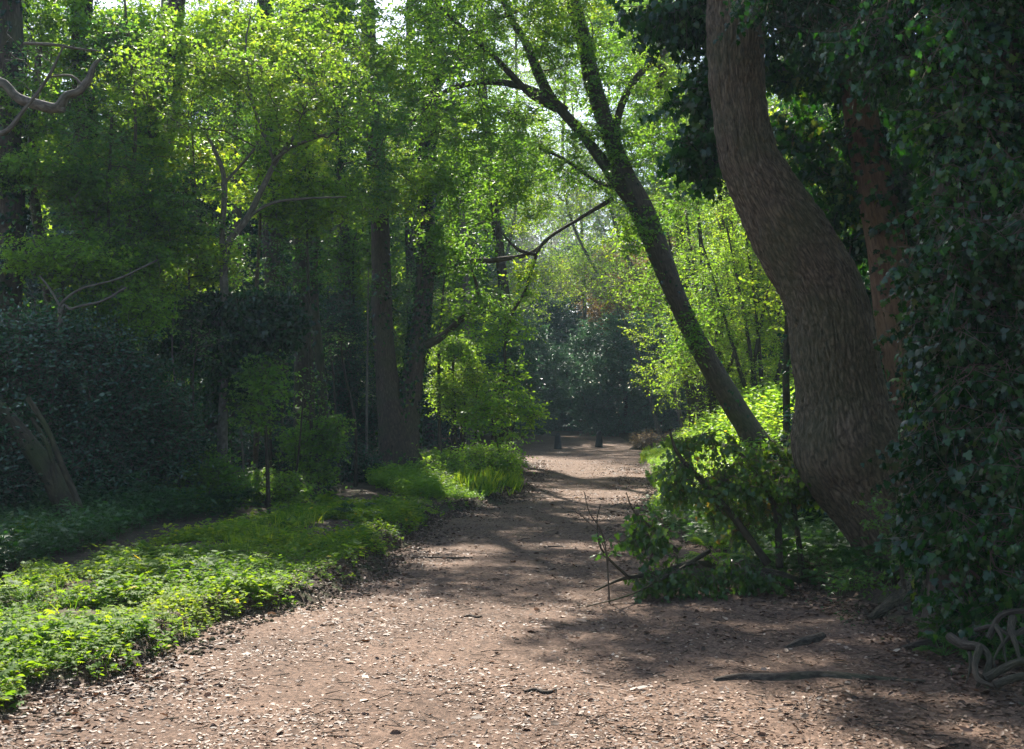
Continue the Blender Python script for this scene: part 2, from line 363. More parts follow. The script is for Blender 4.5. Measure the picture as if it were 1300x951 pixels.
# ------------------------------------------------------------------ ground shape
EY = np.array([-6, 4, 5.5, 7, 8.5, 10, 11.5, 13.6, 16, 19.4, 21, 25, 34, 44, 52, 56, 60, 66, 72])
EL = np.array([-5.5, -3.6, -2.9, -2.40, -2.14, -1.73, -1.5, -1.36, -1.35, -1.1, -.45, .05, .36, .65, .4, -1.5, -4.5, -9, -16])
ER = np.array([3.2, 3.2, 3.2, 3.1, 2.95, 2.7, 2.5, 2.35, 2.3, 2.25, 2.45, 3.0, 4.0, 4.9, 5.6, 6.6, 7.5, 8, 2])
def edgeL(y): return np.interp(y, EY, EL)
def edgeR(y): return np.interp(y, EY, ER)
def inside(x, y):
    """>0 inside the path, metres from its edge, wobbling"""
    wob = (fbm(x*1.1+40, y*.9+40, 0, 2, 3)-.5)*.7
    return np.minimum(x-edgeL(y), edgeR(y)-x) + wob
def rise(y): return .62*sstep(56, 72, y)
def path_z(x, y):
    xc = (edgeL(y)+edgeR(y))/2; hw = (edgeR(y)-edgeL(y))/2
    return rise(y) + .03*(fbm(x*.7+9, y*.5+9, 0, 11, 3)-.5) + .012*(fbm(x*5, y*5, 0, 12, 3)-.5) - .03*np.exp(-((x-xc)/(hw*.5+.1))**2)
def ground_z(x, y):
    x = np.asarray(x, float); y = np.asarray(y, float)
    i = inside(x, y)
    bank = sstep(.18, -.28, i)
    left = x < (edgeL(y)+edgeR(y))/2
    hb = np.where(left, .10+.15*sstep(8, 14, y)*sstep(20, 15, y), .05+.16*sstep(22, 28, y))
    far = np.maximum(-i, 0)
    hill = np.where(left, .25*sstep(2, 9, far)+.25*sstep(9, 30, far), 1.45*sstep(.2, 3.0, far)*sstep(20, 27, y)*sstep(48, 38, y) + .3*sstep(2, 10, far))
    tr = np.exp(-((x-trail_x(y))/.75)**2)*sstep(22, 17, y)*left
    z = path_z(x, y) - .05 + bank*(hb+.05) + hill*bank
    z += bank*(.10*(fbm(x*.9+3, y*.9+3, 0, 21, 4)-.5) + .05*(fbm(x*6, y*6, 0, 22, 3)-.5)) - .10*tr*bank
    far_fl = sstep(80, 110, np.hypot(x, y))
    return z*(1-far_fl)+.8*far_fl
def trail_x(y): return np.interp(y, [0, 7, 10, 13, 17, 22, 30], [-6.0, -5.3, -4.75, -4.2, -3.5, -4.6, -7])
def gz(x, y): return float(ground_z(np.array([x]), np.array([y]))[0])
def grid_mesh(xs, ys, zf, name, mat, kind='structure', keep=None):
    X, Y = np.meshgrid(xs, ys); Z = zf(X, Y); mb = MB(); m = len(xs)
    i, j = np.meshgrid(np.arange(len(ys)-1), np.arange(m-1), indexing='ij')
    q = np.stack([i*m+j, i*m+j+1, (i+1)*m+j+1, (i+1)*m+j], -1).reshape(-1, 4)
    if keep is not None:
        K = keep(X, Y).ravel(); q = q[K[q].any(1)]
    mb.add(np.stack([X, Y, Z], -1), [q]); o = mb.build(name, [mat]); tag(o, kind=kind); return o
def axis(lo, hi, fine, coarse, a, b):
    """spacing fine between a and b, growing to coarse outside"""
    v = list(np.arange(a, b, fine)); s = fine; x = b
    while x < hi: v.append(x); s = min(s*1.12, coarse); x += s
    s = fine; x = a-fine; w = []
    while x > lo: w.append(x); s = min(s*1.12, coarse); x -= s
    return np.array(w[::-1]+v)
gx = axis(-220, 220, .07, 12, -6.5, 6.5); gy = axis(-60, 320, .06, 12, 4, 16)
og = grid_mesh(gx, gy, ground_z, 'ground', M['wood_soil'])
px_ = axis(-24, 12, .045, .35, -4.5, 5); py_ = axis(-6, 74, .05, .35, 4, 16)
grid_mesh(px_, py_, path_z, 'path', M['path_soil'], keep=lambda X, Y: inside(X, Y) > -.5)
print('ground', round(time.time()-T0, 1))
# ------------------------------------------------------------------ litter (countless)
def cam_keep(x, y, m=1.0): return np.abs(x) < .45*y+1.0+m
def surf_z(x, y): return np.maximum(ground_z(x, y), np.where(inside(x, y) > -.5, path_z(x, y), -9))
def scatter_xy(rng, n, y0, y1, pw=1.6):
    """density falls with distance from the near end"""
    y = (y0**(1-pw) + rng.random(n)*(y1**(1-pw)-y0**(1-pw)))**(1/(1-pw)) if pw != 1 else y0*(y1/y0)**rng.random(n)
    x = rng.uniform(-1, 1, n)*(.47*y+1.2)
    return x, y
rng = np.random.default_rng(4)
def litter():
    n = 230000; x, y = scatter_xy(rng, n, 4.2, 60, 1.25)
    i = inside(x, y); k = (i > -1.2) | (rng.random(n) < .35)
    clump = fbm(x*1.7+3, y*1.7, 0, 77, 3); k &= rng.random(n) < np.clip((clump-.25)*2.4, .12, 1)
    x, y = x[k], y[k]; n = len(x); z = surf_z(x, y)+.004
    pos = np.stack([x, y, z], -1); mb = MB()
    a = rng.random(n)*2*pi; ax = np.stack([np.cos(a), np.sin(a), rng.normal(.02, .16, n)], -1)
    nm = np.array([0, 0, 1.])+rng.normal(0, .3, (n, 3))
    sz = (.006+.018*rng.random(n)**2)*(1+.035*y)
    big = rng.random(n) < .035; sz[big] *= 2.2
    h = n//3
    leaves(mb, pos[:h], sz[:h]*1.3, 'dia', ax[:h], nm[:h], rng, 0, None, .9)
    leaves(mb, pos[h:], sz[h:]*1.25, 'oval', ax[h:], nm[h:], rng, 0, None, 1.0)
    o = mb.build('leaf_litter', [M['litter_leaf']], smooth=False); tag(o, kind='stuff')
    # twigs and bark crumbs
    n = 3000; x, y = scatter_xy(rng, n, 4.2, 40, 1.5); k = inside(x, y) > -2.5; x, y = x[k], y[k]; n = len(x)
    a = rng.random(n)*2*pi; L = rng.uniform(.03, .16, n); z = surf_z(x, y)+.008
    p0 = np.stack([x, y, z], -1); p1 = p0+np.stack([np.cos(a)*L, np.sin(a)*L, rng.normal(0, .012, n)], -1)
    mb = MB(); prisms(mb, p0, p1, rng.uniform(.0015, .004, n), rng.uniform(.001, .002, n), 4, 0)
    o = mb.build('twig_debris', [M['root_bark']]); tag(o, kind='stuff')
litter()
def drifts():
    r = np.random.default_rng(9); n = 30000; y = 4.5+40*r.random(n)**1.5; left = r.random(n) < .5
    x = np.where(left, edgeL(y)+r.normal(.15, .35, n), edgeR(y)-np.abs(r.normal(0, .8, n)))
    k = fbm(x*1.4+9, y*.8, 0, 91, 3) > .47; x, y = x[k], y[k]; n = len(x); z = surf_z(x, y)+.006
    a = r.random(n)*2*pi; mb = MB()
    leaves(mb, np.stack([x, y, z], -1), r.uniform(.018, .05, n)*(1+.01*y), 'oval', np.stack([np.cos(a), np.sin(a), r.normal(.05, .2, n)], -1), np.array([0, 0, 1.])+r.normal(0, .4, (n, 3)), r, 0, r.random(n)**1.6*.85, 1.8)
    o = mb.build('drifted_leaves', [M['litter_leaf']], smooth=False); tag(o, kind='stuff')
drifts()
def clods():
    r = np.random.default_rng(8); n = 13000; y = 4.5+24*r.random(n)**1.4; left = r.random(n) < .7
    x = np.where(left, edgeL(y), edgeR(y)) + r.normal(0, .22, n)
    k = (np.abs(inside(x, y)) < .38); x, y = x[k], y[k]; n = len(x); z = surf_z(x, y)
    c = np.stack([x, y, z+.004], -1); s = (.005+.017*r.random(n)**3)*(1+.03*y)
    T = np.array([[1,0,0],[0,1,0],[-1,0,0],[0,-1,0],[0,0,.8],[0,0,-.8]]); V = c[:, None]+T[None]*s[:, None, None]*r.uniform(.5, 1.3, (n, 6, 1))
    F = np.array([[0,1,4],[1,2,4],[2,3,4],[3,0,4],[1,0,5],[2,1,5],[3,2,5],[0,3,5]])
    mb = MB(); mb.add(V.reshape(-1, 3), [((np.arange(n)*6)[:, None, None]+F).reshape(-1, 3)]); o = mb.build('soil_crumbs', [M['wood_soil']], smooth=False); tag(o, kind='stuff')
clods()
# ------------------------------------------------------------------ ground plants (countless)
def weeds(name, mat, n, xyf, hgt, leafs, size, kind='oval', seed=1, pts=None, droop=.15):
    r = np.random.default_rng(seed)
    x, y, s = xyf(r, n); n = len(x)
    z = surf_z(x, y); H = hgt*r.uniform(.35, 1.15, n)*s
    lean = r.normal(0, .25, (n, 2))
    k = leafs; t = np.tile(np.linspace(.25, 1, k), n)+r.uniform(-.08, .08, n*k)
    X = np.repeat(x, k)+np.repeat(lean[:, 0]*H, k)*t; Y = np.repeat(y, k)+np.repeat(lean[:, 1]*H, k)*t
    Z = np.repeat(z, k)+np.repeat(H, k)*t
    a = r.random(n*k)*2*pi; o = np.stack([np.cos(a), np.sin(a), np.zeros(n*k)], -1)
    pos = np.stack([X, Y, Z], -1)+o*np.repeat(H, k)[:, None]*.12
    ax = o+np.array([0, 0, .25-droop])+r.normal(0, .25, pos.shape); nm = np.array([0, 0, 1.])-o*.2+r.normal(0, .3, pos.shape)
    mb = MB(); tone = fbm(x*.8+5, y*.8, 0, seed+50, 3); tone = np.clip((tone-.3)*2, 0, 1)
    rr = np.clip(np.repeat(tone, k)*.55+r.random(n*k)*.45, 0, .96); rr[r.random(n*k) < .003] = 1
    leaves(mb, pos, size*r.uniform(.5, 1.25, n*k)*np.repeat(np.clip(s, .6, 1.3), k), kind, ax, nm, r, 0, rr)
    p0 = np.stack([x, y, z-.02], -1); p1 = p0+np.stack([lean[:, 0]*H, lean[:, 1]*H, H], -1)
    prisms(mb, p0, p1, np.full(n, .0022), np.full(n, .001), 3, 0)
    o = mb.build(name, [M[mat]]); return tag(o, kind='stuff')
def xy_left_bank(r, n):
    y = 5.6+15*r.random(n)**1.3; xl = trail_x(y)+.35; xr = edgeL(y)-.05
    x = xl-.4+(xr-xl+.55)*r.random(n)
    k = (inside(x, y) < .02+.10*r.random(n)); d = fbm(x*.9+1, y*.9, 0, 61, 3)
    k &= (d > np.where(y < 9.5, .30, .37)) & (np.abs(x-trail_x(y)) > (.25+.4*sstep(12, 15, y))*(.6+.8*r.random(n)))
    k &= r.random(n) < np.clip((edgeL(y)-x)*3+.35, 0, 1)
    k &= r.random(n) > sstep(16.5, 20, y)*.8
    s = .25+1.5*fbm(x*1.6, y*1.6, 0, 62, 2); return x[k], y[k], s[k]
weeds('ground_cover', 'weed_leaf', 14000, xy_left_bank, .10, 10, .043, 'oval', 3)
weeds('parsley_cover', 'weed_leaf', 4600, xy_left_bank, .14, 6, .085, 'pinn', 5)
def xy_left_far(r, n):
    y = 9+24*r.random(n); x = trail_x(y)-.1-.4*sstep(12, 15, y)-(r.random(n)**1.3)*(.47*y+trail_x(y)+1.5)
    d = fbm(x*.6+1, y*.6, 0, 63, 3); k = (d > .36) & (np.abs(x) < .47*y+1)
    k &= (inside(x, y) < -.1); s = .5+1.0*fbm(x*.9, y*.9, 0, 64, 2); return x[k], y[k], s[k]
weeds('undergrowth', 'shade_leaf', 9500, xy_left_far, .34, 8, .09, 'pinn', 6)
def xy_left_strip(r, n):
    y = 21+20*r.random(n); x = edgeL(y)-.1-3.2*r.random(n)**.8*np.clip((y-18)/8, .25, 1)
    k = inside(x, y) < -.05; s = (.5+fbm(x*.8, y*.8, 0, 65, 2))*np.clip((edgeL(y)-x)*.6, .25, .9); return x[k], y[k], s[k]
weeds('lit_verge', 'bright_leaf', 6000, xy_left_strip, .42, 9, .085, 'oval', 7)  # sunlight on the verge put into the colour by the brighter leaf
def xy_right_bank(r, n):
    y = 19+29*r.random(n); x = edgeR(y)+.0+5.0*r.random(n)**1.1
    k = inside(x, y) < .0; s = (.6+.9*fbm(x*.7, y*.7, 0, 66, 2))*np.clip((x-edgeR(y))*.8, .22, 1.3); return x[k], y[k], s[k]
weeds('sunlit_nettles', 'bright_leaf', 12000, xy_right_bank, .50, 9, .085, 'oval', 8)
def xy_right_near(r, n):
    y = 9.6+8*r.random(n); x = 1.9+6*r.random(n); d = fbm(x*.7, y*.7, 0, 67, 3)
    k = (d > .34) & (inside(x, y) < .15) & (y > 9.9+.25*(x-2)); s = .6+.8*fbm(x, y, 0, 68, 2); return x[k], y[k], s[k]
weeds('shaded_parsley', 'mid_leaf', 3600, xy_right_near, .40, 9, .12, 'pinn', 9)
def xy_rough(r, n):
    x, y = scatter_xy(r, n, 5, 22, 1.2); i = inside(x, y)
    k = (i < .5) & (x > 1.2) & (fbm(x*1.2, y*1.2, 0, 69, 3) > .52); return x[k], y[k], (.5+.5*r.random(n))[k]
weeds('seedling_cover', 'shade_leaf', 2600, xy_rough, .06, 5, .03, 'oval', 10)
def grass():
    r = np.random.default_rng(12); mb = MB()
    def patch(n, x0, x1, y0, y1, h, cl):
        c = int(n/cl); cx = r.uniform(x0, x1, c); cy = r.uniform(y0, y1, c)
        x = np.repeat(cx, cl)+r.normal(0, .05, c*cl); y = np.repeat(cy, cl)+r.normal(0, .05, c*cl)
        k = inside(x, y) < .02; x, y = x[k], y[k]; m = len(x); z = surf_z(x, y)-.01
        ax = np.stack([r.normal(0, .35, m), r.normal(0, .35, m), np.ones(m)], -1); nm = r.normal(size=(m, 3))
        leaves(mb, np.stack([x, y, z], -1), h*r.uniform(.5, 1.2, m), 'blade', ax, nm, r, 0, r.random(m)*.9)
    patch(4200, -6.2, -4.9, 9.2, 13.5, .15, 26); patch(700, -3.9, -2.2, 6, 15, .12, 12); patch(400, -3.2, -2.2, 12, 14.5, .2, 24)
    patch(5000, -2.2, .2, 23, 34, .30, 22); patch(5000, 3, 6, 38, 52, .22, 24); patch(1400, -1.6, -.3, 22, 27, .4, 30)
    o = mb.build('grass', [M['weed_leaf']]); tag(o, kind='stuff')
grass()
print('cover', round(time.time()-T0, 1))
# ------------------------------------------------------------------ trees
def resample(pts, rad, step):
    pts = np.asarray(pts, float); L = np.linalg.norm(np.diff(pts, axis=0), axis=1).sum()
    n = max(4, int(L/step)); p = catmull(pts, n); r = catmull(np.stack([rad, rad, rad], -1), n)[:, 0]
    return p, np.maximum(r, .004)
def tree(name, label, cat, stems, blobs=None, n=200, leaf='spring_leaf', kind='oval', size=.05, group=None, bark='brown_bark', twig='twig_bark',
         seed=1, twigs=5, per=8, tl=.35, droop=.2, flat=.6, gap=.38, gs=.9, up=.2, zpen=.5, step=.35, ivy=None, hang=False, fine=False, tip=.004, stick=True, crown_name='crown', shell=.5, extra=None, sides=14, wig=.16, hlimit=None):
    """stems: list of (part name, [(point, radius)...]); the first starts at the ground"""
    r = np.random.default_rng(seed)
    base = np.array(stems[0][1][0][0], float); base[2] = gz(base[0], base[1])
    t = thing(name, label, cat, base, group)
    skel = []
    for si, (pn, pl) in enumerate(stems):
        pts = [np.array(q[0], float) for q in pl]; rad = [q[1] for q in pl]
        if si == 0 or pn == 'trunk' and pts[0][2] < base[2]+.3: pts[0][2] = gz(pts[0][0], pts[0][1])-.15
        big = max(rad)
        p, rr = resample(pts, rad, (.018 if fine and si == 0 else 1) if fine and si == 0 else max(.06, big*.5))
        mb = MB(); s = (420 if fine and si == 0 else sides if big > .08 else 8)
        if si == 0 or pn == 'trunk':
            h = p[:, 2]-base[2]; rr = rr*(1+.35*np.exp(-np.maximum(h, 0)/.25))
        tube(mb, p, rr, s, 0, (ridge_bump if fine and si == 0 else bark_bump) if big > .03 else None, seed)
        mb.build(pn, [M[bark]], t)
        skel.append((p, rr))
    if ivy:
        mb = MB()
        for si, kw in ivy:
            ivy_cover(mb, skel[si][0], skel[si][1], r, **kw)
        mb.build('ivy', [M['ivy_leaf']], t)
    if blobs:
        tg = blob_points(blobs, int(n*NM), r, gap, gs, shell)
        pts = np.concatenate([s[0][int(len(s[0])*(.25 if len(s[0]) > 12 else 0)):][::2] for s in skel])
        pos, par, dr, tips, n0 = grow(pts, tg, r, step=step, up=up, zpen=zpen, wig=wig)
        rd = pipe_radii(par, n0, tip)
        mb = MB(); i = np.arange(n0, len(pos))
        r0 = np.where(par[i] >= n0, rd[np.maximum(par[i], 0)], rd[i]*1.15); r0 = np.minimum(r0, rd[i]*1.3)
        prisms(mb, pos[par[i]], pos[i], r0, rd[i], 5, 1)
        if leaf:
            tone = fbm(pos[tips][:, 0]*.6, pos[tips][:, 1]*.6, pos[tips][:, 2]*.6, seed, 2); tone = np.clip((tone-.25)*2, 0, 1)
            spray(mb, pos[tips], dr[tips], r, twigs+(1 if leaf not in ('blossom',) and n > 60 else 0), per, tl, size*SM, kind, droop, flat, slot=0, tslot=1, tone=tone, hang=hang, stick=stick)
            if extra: extra(mb, pos, dr, tips, r)
        mb.build(crown_name, [M[leaf] if leaf else M[twig], M[twig]], t)
    return t
def B(px, py, d, rx, ry, rz, w=1.0):
    """blob: photograph pixel centre, distance; half sizes in metres"""
    return (P(px, py, d), (rx, ry, rz), w)
def copy_tree(o, loc, rz=0, sc=1.0, label=None):
    c = o.copy(); COL.objects.link(c); c.location = loc; c.rotation_euler = (0, 0, rz); c.scale = (sc,)*3
    if label: c['label'] = label
    for ch in [x for x in bpy.data.objects if x.parent == o]:
        k = ch.copy(); COL.objects.link(k); k.parent = c
    return c
def S(d, *a):
    """stem from (px, py, width in px) at distance d (or (px,py,w,d))"""
    out = []
    for q in a:
        dd = q[3] if len(q) > 3 else d
        out.append((P(q[0], q[1], dd), q[2]/2/FPX*dd))
    return out
def G0(px, d, w):   # base point on the ground
    x = (px-650)/FPX*d
    return (np.array([x, d, gz(x, d)]), w/2/FPX*d)
HAZE, EXPO, DEN = 0.0006, 1.6, True
# ------------------------------------------------------------------ right-hand trees
def ivy_extra(dens, size):
    def f(mb, pos, dr, tips, r):
        k = r.integers(0, len(tips), int(len(tips)*dens))
        p = pos[tips[k]] + r.normal(0, .16, (len(k), 3))
        leaves(mb, p, size*r.uniform(.5, 1.2, len(k)), 'ivy', r.normal(0, .4, p.shape)+[0, 0, -1.], r.normal(0, .5, p.shape)+[0, -.4, .7], r, 0)
    return f
tree('curved_tree', 'massive bare curved trunk with swollen base, ridged brown bark, beside the ivy wall', 'tree',
     [('trunk', [G0(1150, 11, 122)]+S(11, (1142,690,108), (1114,640,114), (1092,600,130), (1076,560,144), (1068,500,112), (1060,450,110), (1053,400,104), (1034,350,100),
       (1004,300,96), (975,250,84), (951,200,75), (941,150,70), (935,100,71), (934,50,73), (935,0,75), (942,-90,72), (975,-230,64), (1030,-420,50), (1080,-600,36))),
      ('limb', S(11, (965,-200,30), (900,-330,24), (850,-480,16,12.5), (830,-500,9,15)))],  # unseen limb, added to carry shading clumps out over the path
     [(np.array([-.2, 18.4, 9.8]), (2.2, 1.7, .8), 2.4), (np.array([.7, 16.4, 9.5]), (1.7, 1.6, .8), 1.6), B(1040,-640,11,2.4,2.0,1.3), B(860,-620,11.5,1.3,1.3,.9)], 620, 'spring_leaf', 'oval', .085, None, 'old_bark', seed=11, fine=True, twigs=4, per=7, extra=None)  # first two clumps, above the view, placed to shade the path
tree('ivy_clad_tree', 'dark ivy smothered trunk filling the edge beside the tangled roots', 'tree',
     [('trunk', [G0(1238, 8.3, 105)]+S(8.3, (1238,690,112), (1240,560,115), (1240,400,120), (1240,200,115), (1250,0,105), (1250,-200,90), (1230,-420,60))),
      ('limb', S(8.3, (1245,60,40), (1190,-10,32), (1130,-60,26,8.8), (1060,-110,18,9.4)))],
     [B(1285,60,8.0,.75,.5,.75,1.3), B(1190,40,8.8,.75,.6,.5,1.2), B(1275,380,7.6,.40,.35,1.0,1.2), B(1215,330,8.0,.35,.4,.8,.9), B(1060,-30,10,1.0,.7,.45,.8), B(1290,640,7.4,.32,.35,.7,.8), B(1205,620,7.9,.30,.3,.6,.6), B(1192,765,7.75,.22,.2,.26,.9), B(1270,780,7.7,.3,.3,.25,.4),
      B(1250,-260,9,2.2,1.8,1.0,1.6), B(1480,200,8.5,.9,.8,2.2,1.4)],
     900, 'ivy_leaf', 'ivy', .043, None, 'brown_bark', seed=12, twigs=4, per=7, tl=.30, droop=.9, up=-.05, zpen=0, gap=.47, gs=.38, hang=True,
     ivy=[(0, dict(dens=1150, size=.056, thick=.30, gap=.41, z0=-.1))], sides=26)
tree('red_barked_tree', 'rusty brown trunk with ivy, leaning just behind the massive curved trunk', 'tree',
     [('trunk', [G0(1212, 13, 70)]+S(13, (1195,640,62), (1178,560,60), (1160,480,62), (1142,400,64), (1130,320,58), (1112,240,52), (1095,160,46), (1080,60,42), (1062,-80,38), (1030,-260,28))),
      ('limb', S(13, (1130,340,22), (1175,230,20), (1190,120,16), (1215,0,12)))],
     [B(1090,130,13.4,1.1,.8,1.3,1.4), B(1020,30,13,.9,.7,.7,1.1), B(1190,220,13.2,1.0,.7,1.2,1.2), B(1240,470,13.2,.8,.6,1.2,1.0), B(1060,330,14,.55,.5,1.0,.5), B(885,150,12.6,.30,.35,.75,.45), B(850,15,12,.75,.5,.22,.4),
      B(1130,-180,13,2.6,1.6,1.2,1.2)],
     560, 'ivy_leaf', 'ivy', .072, None, 'red_bark', seed=13, twigs=4, per=7, tl=.34, droop=.7, up=0, zpen=0, gap=.42, gs=.6, hang=True,
     ivy=[(0, dict(dens=230, size=.07, thick=.12, gap=.47))])
tree('ash_sapling', 'thin sapling with bright leaves between the leaning tree and curved trunk', 'sapling',
     [('trunk', [G0(1000, 17, 12)]+S(17, (998,480,9), (1000,400,8), (994,300,6), (985,200,4)))],
     [B(985,330,17,.5,.5,1.4), B(960,180,17,.7,.6,.8)], 60, 'bright_leaf', 'oval', .05, None, 'brown_bark', seed=14, twigs=3, per=7, tl=.3)
# the leaning forked tree
tree('leaning_tree', 'dark forked trunk leaning over the path with mossy limbs and a drooping branch', 'tree',
     [('trunk', [G0(1005, 24, 40)]+S(24, (982,598,31), (950,545,29), (905,470,27), (868,400,25), (842,335,28), (815,268,31), (795,225,24), (768,155,21), (750,95,22), (738,40,19), (718,-30,17), (690,-150,14), (660,-280,10))),
      ('limb', S(24, (812,266,20), (790,240,17), (765,205,15), (735,165,13), (702,128,12), (684,95,13), (668,55,11), (645,15,9), (615,-70,7))),
      ('limb', S(24, (718,142,13), (690,122,11), (655,108,9), (615,104,8), (575,112,7), (545,132,5), (520,160,4))),
      ('limb', S(24, (706,138,10), (672,118,9,23.6), (630,75,8,23), (598,45,6,22.6), (560,10,5,22))),
      ('limb', S(24, (782,238,6), (757,230,5), (735,215,4.5), (712,200,4), (684,188,2.5))),
      ('limb', S(24, (778,252,6), (735,278,4.5), (697,302,4.5), (682,322,4.5), (668,366,4), (650,400,3.5), (641,440,3.5), (641,478,3), (622,508,3), (626,540,2.5), (634,575,2))),
      ('limb', S(24, (682,324,5), (660,318,4), (645,305,3), (630,285,3))),
      ('limb', S(24, (800,235,14), (780,180,11), (800,110,9), (850,60,7), (900,20,5))),
      ('limb', S(24, (836,112,9), (842,90,9), (830,78,8), (815,70,7)))],
     [B(800,90,24,1.0,1.0,1.6,1.1), B(865,190,24.5,.8,.8,1.4,.8), B(700,60,23.5,1.0,.8,1.0,.6), B(600,150,23,1.2,.9,.9,.8), B(585,40,22,1.6,1.2,.9,1.2), B(690,-10,23,1.5,1.0,1.1,1.5), B(730,180,24.3,1.0,.8,1.2,.5), B(640,535,23.6,.75,.6,.75,.55), B(645,440,24,.45,.3,.9,.35), B(668,350,24,.35,.3,.5,.15), B(800,320,23.8,.7,.5,1.2,.45), B(760,200,23.8,.8,.6,.9,.5), B(880,440,23.8,.4,.4,.9,.25),
      B(540,-95,22.5,2.4,1.3,.6,1.5), B(700,-240,25,3.0,2.0,1.2,.8)],  # first clump, above the view, placed to throw a shade stripe
     820, 'spring_leaf', 'oval', .066, None, 'brown_bark', seed=21, twigs=4, per=7, tl=.38, gap=.44, gs=.8, up=.08, zpen=.1, sides=18,
     ivy=[(0, dict(dens=35, size=.06, thick=.10, gap=.52))])
# lit saplings and hazels behind it
hz = [(905,33,330,'multi-stemmed hazel glowing yellow green behind the leaning trunk',3,.55), (965,31,250,'bright leafed hazel between leaning trunk and curved trunk',4,.5), (880,37,250,'loose pale green hazel above the sunlit nettle bank',3,.5),
      (1010,34,200,'tall backlit hazel seen just beside the bare curved trunk',4,.5), (935,36,120,'far tall hazel rising over the sunlit nettle bank',3,.5), (1085,28,260,'backlit hazel glimpsed between curved trunk and ivy',3,.5)]
for i, (px, d, top, lab, ns, rr_) in enumerate(hz):
    rg = np.random.default_rng(300+i); st = []
    for k in range(ns+2):
        x = px + rg.uniform(-30, 30); lx = x + rg.uniform(-60, 60)
        b = G0(px+rg.uniform(-10, 10), d, 8)
        st.append(('trunk' if k == 0 else 'stem', [b]+S(d, ((b[0][0]/d*FPX+650)*.5+x*.5, 500, 6), (x*.6+lx*.4, 400, 4), (lx, max(top, 90)+40, 2.5))))
    m = d/1500
    tree('hazel_bush', lab, 'bush', st, [B(px, top+30, d, 75*m, 1.0, 70*m, 1), B(px-15, top+130, d, 85*m, 1.0, 80*m, 1.1), B(px+15, 450, d, 75*m, 1.0, 55*m, .6)],
         300, 'bright_leaf', 'oval', .055, 'hazels glowing on the sunny side', 'brown_bark', seed=31+i, twigs=4, per=7, tl=.4, gap=.44, gs=.7, up=.1)
tree('sycamore', 'tall leafy tree whose crown glows above the sunlit nettle bank', 'tree',
     [('trunk', [G0(940, 47, 22)]+S(47, (935,400,20), (915,200,18), (900,50,14), (890,-100,8)))],
     [B(900,60,47,2.6,2,2.2), B(960,180,47,2.0,2,1.8), B(850,150,46,1.8,1.5,2.0), B(830,40,47,1.8,2,1.6), B(900,-60,47,3,3,1.6)], 620, 'spring_leaf', 'oval', .10, None, 'brown_bark', seed=41, twigs=4, per=7, tl=.5, gap=.42)
tree('sycamore', 'tall leafy tree filling the view through the fork of the leaning trunk', 'tree',
     [('trunk', [G0(895, 54, 12)]+S(54, (872,400,15), (860,250,12), (845,80,9), (840,-40,6)))],
     [B(810,50,54,2.7,2.2,2.7,1.2), B(860,150,54,2.7,2.2,2.7,1.2), B(900,260,54,2.4,2,2.4), B(820,240,54,1.7,1.7,1.9,.8), B(780,-20,54,2.5,2.5,1.6,.6)], 800, 'spring_leaf', 'oval', .11, None, 'brown_bark', seed=42, twigs=4, per=7, tl=.42, gap=.42)
tree('young_birch', 'airy young tree with sparse pale yellow leaves in the middle gap', 'tree',
     [('trunk', [G0(748, 76, 5)]+S(76, (744,450,5), (740,330,4), (735,220,3), (725,120,2)))],
     [B(715,300,76,3.4,2,2.8,1), B(700,140,76,3.2,2,4.0,1.2), B(660,380,74,2.2,1.6,2.0,.5), B(760,330,74,2.2,1.6,2.2,.7)], 380, 'bright_leaf', 'oval', .12, None, 'grey_bark', seed=43, twigs=3, per=4, tl=.8, gap=.40, twig='pale_twig', step=.7, tip=.008)
# dark evergreens behind the right-hand trunks
for i, (px, py, d, rx, rz, lab) in enumerate([(1130,470,16.5,1.3,1.9,'dark holly crowding the gap behind the rusty trunk'), (1230,250,18,2.0,2.6,'tall dark holly behind the ivy clad trunk'), (1120,120,19,1.9,2.3,'dark holly filling the gap high behind the curved trunk'),
                                        (1320,480,15,1.8,2.6,'dark holly at the picture edge behind the ivy clad trunk'), (1090,600,15,1.0,.9,'low holly at the foot of the curved trunk')]):
    x = P(px, py, d)
    tree('holly', lab, 'bush', [('trunk', [G0(px+10, d, 14), (P(px, (py+620)/2, d), .05), (P(px, py, d), .04), (P(px, py, d)+[0, 0, rz*.8], .02)])],
         [(x, (rx, 1.2, rz), 1)], 300, 'holly_leaf', 'oval', .075, 'dark hollies behind the curved trunk', 'brown_bark', seed=51+i, twigs=4, per=7, tl=.38, droop=.3, up=.05, gap=.40, gs=.6, flat=.3)
